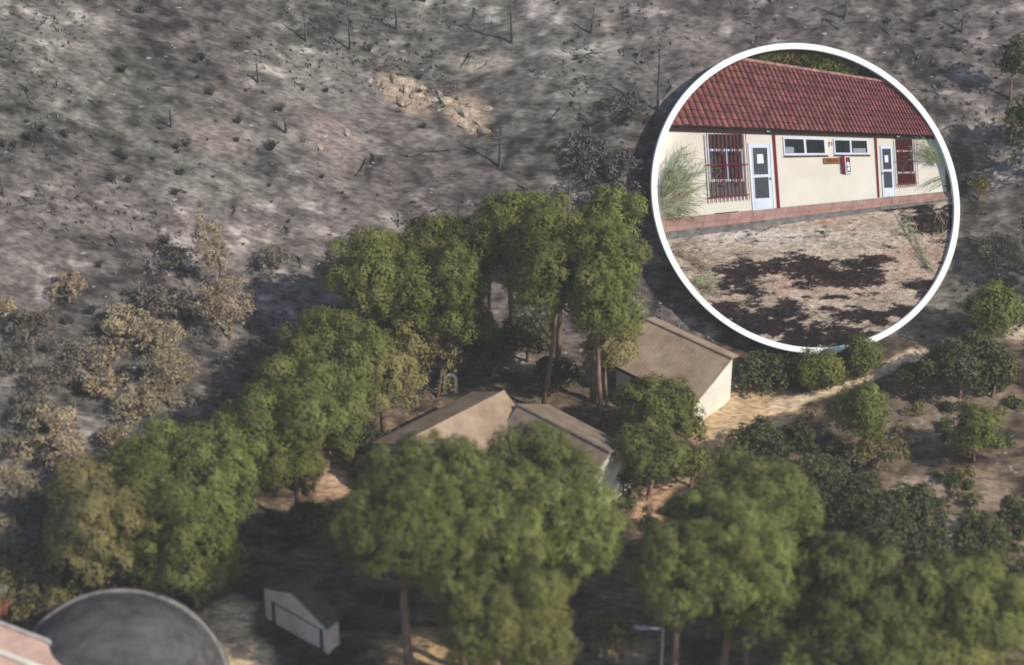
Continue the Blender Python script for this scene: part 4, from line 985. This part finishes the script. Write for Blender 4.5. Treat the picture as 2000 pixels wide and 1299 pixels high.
# sign, extinguisher box, pictogram
t = top('wooden_sign', 'small varnished wooden sign with dark lettering under the high windows', 'sign', Z5(505, 710), HW)
P4 = [Z5(288, 643), Z5(730, 633), Z5(724, 778), Z5(284, 790)]
m_ = MB(); slab(m_, P4, HW+.05, .05); bld(m_, 'board', M_edge, t)
m_ = MB(); slab(m_, sub(P4, .02, .98, .06, .94), HW+.06, .02); bld(m_, 'face', M_sign, t)
m_ = MB()
for u in (.075, .93): slab(m_, sub(P4, u-.012, u+.012, .48, .58), HW+.07, .02)
bld(m_, 'bolts', M_letter, t)
cu = bpy.data.curves.new('lettering', 'FONT'); cu.body = 'PABELLÓN 1'; cu.size = 1; cu.extrude = 0
to = bpy.data.objects.new('lettering', cu); COL.objects.link(to); bpy.context.view_layer.update()
me = to.to_mesh(); tv = np.array([tuple(v.co) for v in me.vertices]); tfc = [tuple(p.vertices) for p in me.polygons]
to.to_mesh_clear(); bpy.data.objects.remove(to); bpy.data.curves.remove(cu)
x0, x1, y0, y1 = tv[:, 0].min(), tv[:, 0].max(), tv[:, 1].min(), tv[:, 1].max()
m_ = MB(); m_.add([K(*quad(P4, .19+.68*(v[0]-x0)/(x1-x0), .66-.52*(v[1]-y0)/(y1-y0)), HW+.075) for v in tv], tfc); bld(m_, 'lettering', M_letter, t)
t = top('extinguisher_cabinet', 'red fire extinguisher cabinet with white open front on the cream wall', 'cabinet', Z5(850, 800), HW)
m_ = MB(); slab(m_, [Z5(745, 588), Z5(828, 590), Z5(828, 1032), Z5(745, 1016)], HW+.16, .16); bld(m_, 'side', M_redp, t)
fr_ = [Z5(826, 594), Z5(960, 598), Z5(960, 1018), Z5(826, 1032)]
m_ = MB(); slab(m_, fr_, HW+.10, .10); bld(m_, 'body', mat('dark_red_inside', (.20, .010, .012), (.26, .016, .018), 2), t)
m_ = MB(); frame(m_, fr_, (.14, .05, .05, .07), HW+.19, .08); bld(m_, 'front_frame', M_whitef, t)
t = top('fire_extinguisher', 'fire extinguisher standing inside the red cabinet', 'fire extinguisher', Z5(890, 960), HW+.1)
m_ = MB(); m_.tube([K(*Z5(888, 975), HW+.13), K(*Z5(888, 770), HW+.13), K(*Z5(888, 745), HW+.13)], [.13, .13, .07], 8); bld(m_, 'label_body', M_paper, t)
m_ = MB(); slab(m_, [Z5(862, 850), Z5(912, 850), Z5(912, 872), Z5(862, 872)], HW+.28, .02); slab(m_, [Z5(872, 700), Z5(906, 700), Z5(906, 748), Z5(872, 748)], HW+.2, .08); bld(m_, 'red_band_and_valve', M_redp, t)
t = top('fire_sign', 'small red and white fire extinguisher sign between the high windows', 'sign', Z5(500, 290), HW)
P4 = [Z5(453, 236), Z5(550, 238), Z5(548, 345), Z5(453, 345)]
m_ = MB(); slab(m_, P4, HW+.03, .03); bld(m_, 'plate', mat('faded_red', (.45, .07, .05), (.55, .12, .09), 3), t)
m_ = MB(); slab(m_, sub(P4, .36, .58, .3, .98), HW+.036, .02); slab(m_, sub(P4, .42, .52, .16, .3), HW+.036, .02); slab(m_, sub(P4, .58, .74, .22, .30), HW+.036, .02)
slab(m_, sub(P4, .16, .86, .97, 1.12), HW+.034, .02); bld(m_, 'pictogram', M_paper, t)
m_ = MB(); slab(m_, sub(P4, 0, .16, .98, 1.16), HW+.034, .02); bld(m_, 'dark_mark', M_letter, t)

# vegetation in the relief
def rleaf(name, label, cat, blobs, m, n, L, hmax, trunkx=None):
    t = top(name, label, cat, blobs[0][:2], .1)
    V = []
    for (bx, by, rx, ry) in blobs:
        for _ in range(n):
            a = random.uniform(0, 6.28); r = math.sqrt(random.random())
            x, y = bx+rx*r*math.cos(a), by+ry*r*math.sin(a)
            if not inside(x, y, 2): continue
            h = random.uniform(.02, hmax); c_ = K(x, y, h)-Vector(t['_o'])
            d1 = Vector(rng.normal(size=3)).normalized(); d2 = d1.cross(Vector(rng.normal(size=3))).normalized()
            l_ = L*random.uniform(.5, 1.4)
            V += [tuple(c_-d1*l_), tuple(c_+d2*l_*.45), tuple(c_+d1*l_), tuple(c_-d2*l_*.45)]
    V = np.array(V); np_obj('foliage', V, np.arange(len(V)).reshape(-1, 4), m, t)
    if trunkx:
        m_ = MB()
        for x, y0_, y1_ in trunkx: m_.tube([K(x, y1_, .08), K(x+2, y0_, .08)], .10, 6)
        bld(m_, 'trunk', M_black, t)
rleaf('background_tree', 'olive green tree behind the left end of the roof ridge inside the rim', 'tree', [(545, 70, 60, 28), (610, 62, 45, 24), (500, 75, 25, 14)], M_leaf2, 420, .16, .28)
rleaf('background_tree', 'browned tree behind the middle of the roof ridge inside the rim', 'tree', [(650, 75, 50, 32), (600, 95, 30, 14)], M_leaf3, 260, .15, .26)
rleaf('background_tree', 'green pine behind the right part of the roof ridge inside the rim', 'tree', [(745, 95, 55, 36), (800, 105, 55, 34), (860, 118, 50, 28), (720, 70, 40, 16)], M_leaf2, 420, .16, .3, [(925, 100, 150), (945, 105, 158), (900, 110, 145)])
rleaf('corner_plant', 'green plant at the far right end of the pavilion terrace', 'plant', [(1240, 580, 12, 36)], M_leaf3, 90, .14, .4)

def stems(name, label, base, n, ang, length, m, h0, h1, r0=.028, br=5, curl=.35, spread=18, bl=.35, m2=None):
    """fan of thin curved stems; ang in degrees from the drawing's x axis, up positive"""
    t = top(name, label, 'shrub', base, h0); A, B = MB(), MB()
    for _ in range(n):
        x = base[0]+random.uniform(-spread, spread); y = base[1]+random.uniform(-spread*1.6, spread*1.6)
        a = math.radians(random.uniform(*ang)); L = random.uniform(*length); c_ = random.uniform(-curl, curl*.5); pts = []
        hz = random.uniform(h0, h1)
        for k in range(7):
            if k: x += math.cos(a)*L/6; y -= math.sin(a)*L/6; a += c_/6
            pts.append((x, y, hz+(.10*k/6)))
        pts = [p for p in pts if inside(p[0], p[1], 28)]
        if len(pts) < 2: continue
        tgt = A if random.random() < .7 else B
        tgt.tube([K(*p) for p in pts], [r0*(1-.75*i/len(pts)) for i in range(len(pts))], 3, False)
        for _ in range(br):
            p = random.choice(pts); a2 = a+random.choice((-1, 1))*random.uniform(.15, .8); L2 = L*bl*random.uniform(.4, 1)
            q1 = (p[0]+math.cos(a2)*L2*.5, p[1]-math.sin(a2)*L2*.5, p[2]+.02); a2 += random.uniform(-.4, .4)
            q2 = (q1[0]+math.cos(a2)*L2*.5, q1[1]-math.sin(a2)*L2*.5, p[2]+.04)
            if inside(q1[0], q1[1], 28) and inside(q2[0], q2[1], 28): tgt.tube([K(*p), K(*q1), K(*q2)], [r0*.6, r0*.45, r0*.25], 3, False)
    bld(A, 'green_stems', m, t)
    if B.v: bld(B, 'dry_stems', m2 or M_drys, t)
stems('broom_shrub', 'feathery grey green broom shrub at the left inside of the round rim', (62, 640), 95, (8, 72), (90, 230), M_broom, .45, .75, br=9, spread=22)
stems('broom_shrub', 'feathery grey green broom shrub at the left inside of the round rim', (58, 690), 60, (-12, 45), (60, 160), M_broom, .5, .75, br=8, spread=16)
last = [o for o in S.objects if o.name.startswith('broom_shrub')]
last[-1]['label'] = 'lower drier half of the broom bushes at the left rim, drooping over the terrace'
stems('broom_sprig', 'pale broom sprig reaching in from the right inside of the rim over the white wall', (1236, 500), 26, (128, 172), (70, 150), M_broom, .45, .7, br=8, spread=14, curl=-.3)
stems('broom_sprig', 'thin broom twigs low at the right end of the white wall', (1228, 560), 7, (170, 225), (50, 110), M_broom, .45, .6, br=4, spread=10)
stems('dry_sprig', 'thin drooping brown sprig over the forecourt at the lower left', (95, 845), 10, (-35, 22), (90, 170), M_drys, .6, .8, br=7, spread=8, curl=-.9)
stems('green_sprig', 'low green sprig at the lower left beside the black patch', (150, 985), 16, (-25, 18), (70, 140), M_broom, .65, .85, br=9, spread=12, curl=-.8)
stems('grass_stalks', 'tall thin green stalks leaning over the forecourt at the right', (1150, 950), 8, (112, 135), (120, 300), M_broom, .7, .85, br=4, spread=12, curl=.15)
stems('grass_stalks', 'pale dry stalks standing in the right hand black patch', (1190, 770), 10, (60, 120), (30, 80), M_drys, .55, .65, br=2, spread=30)
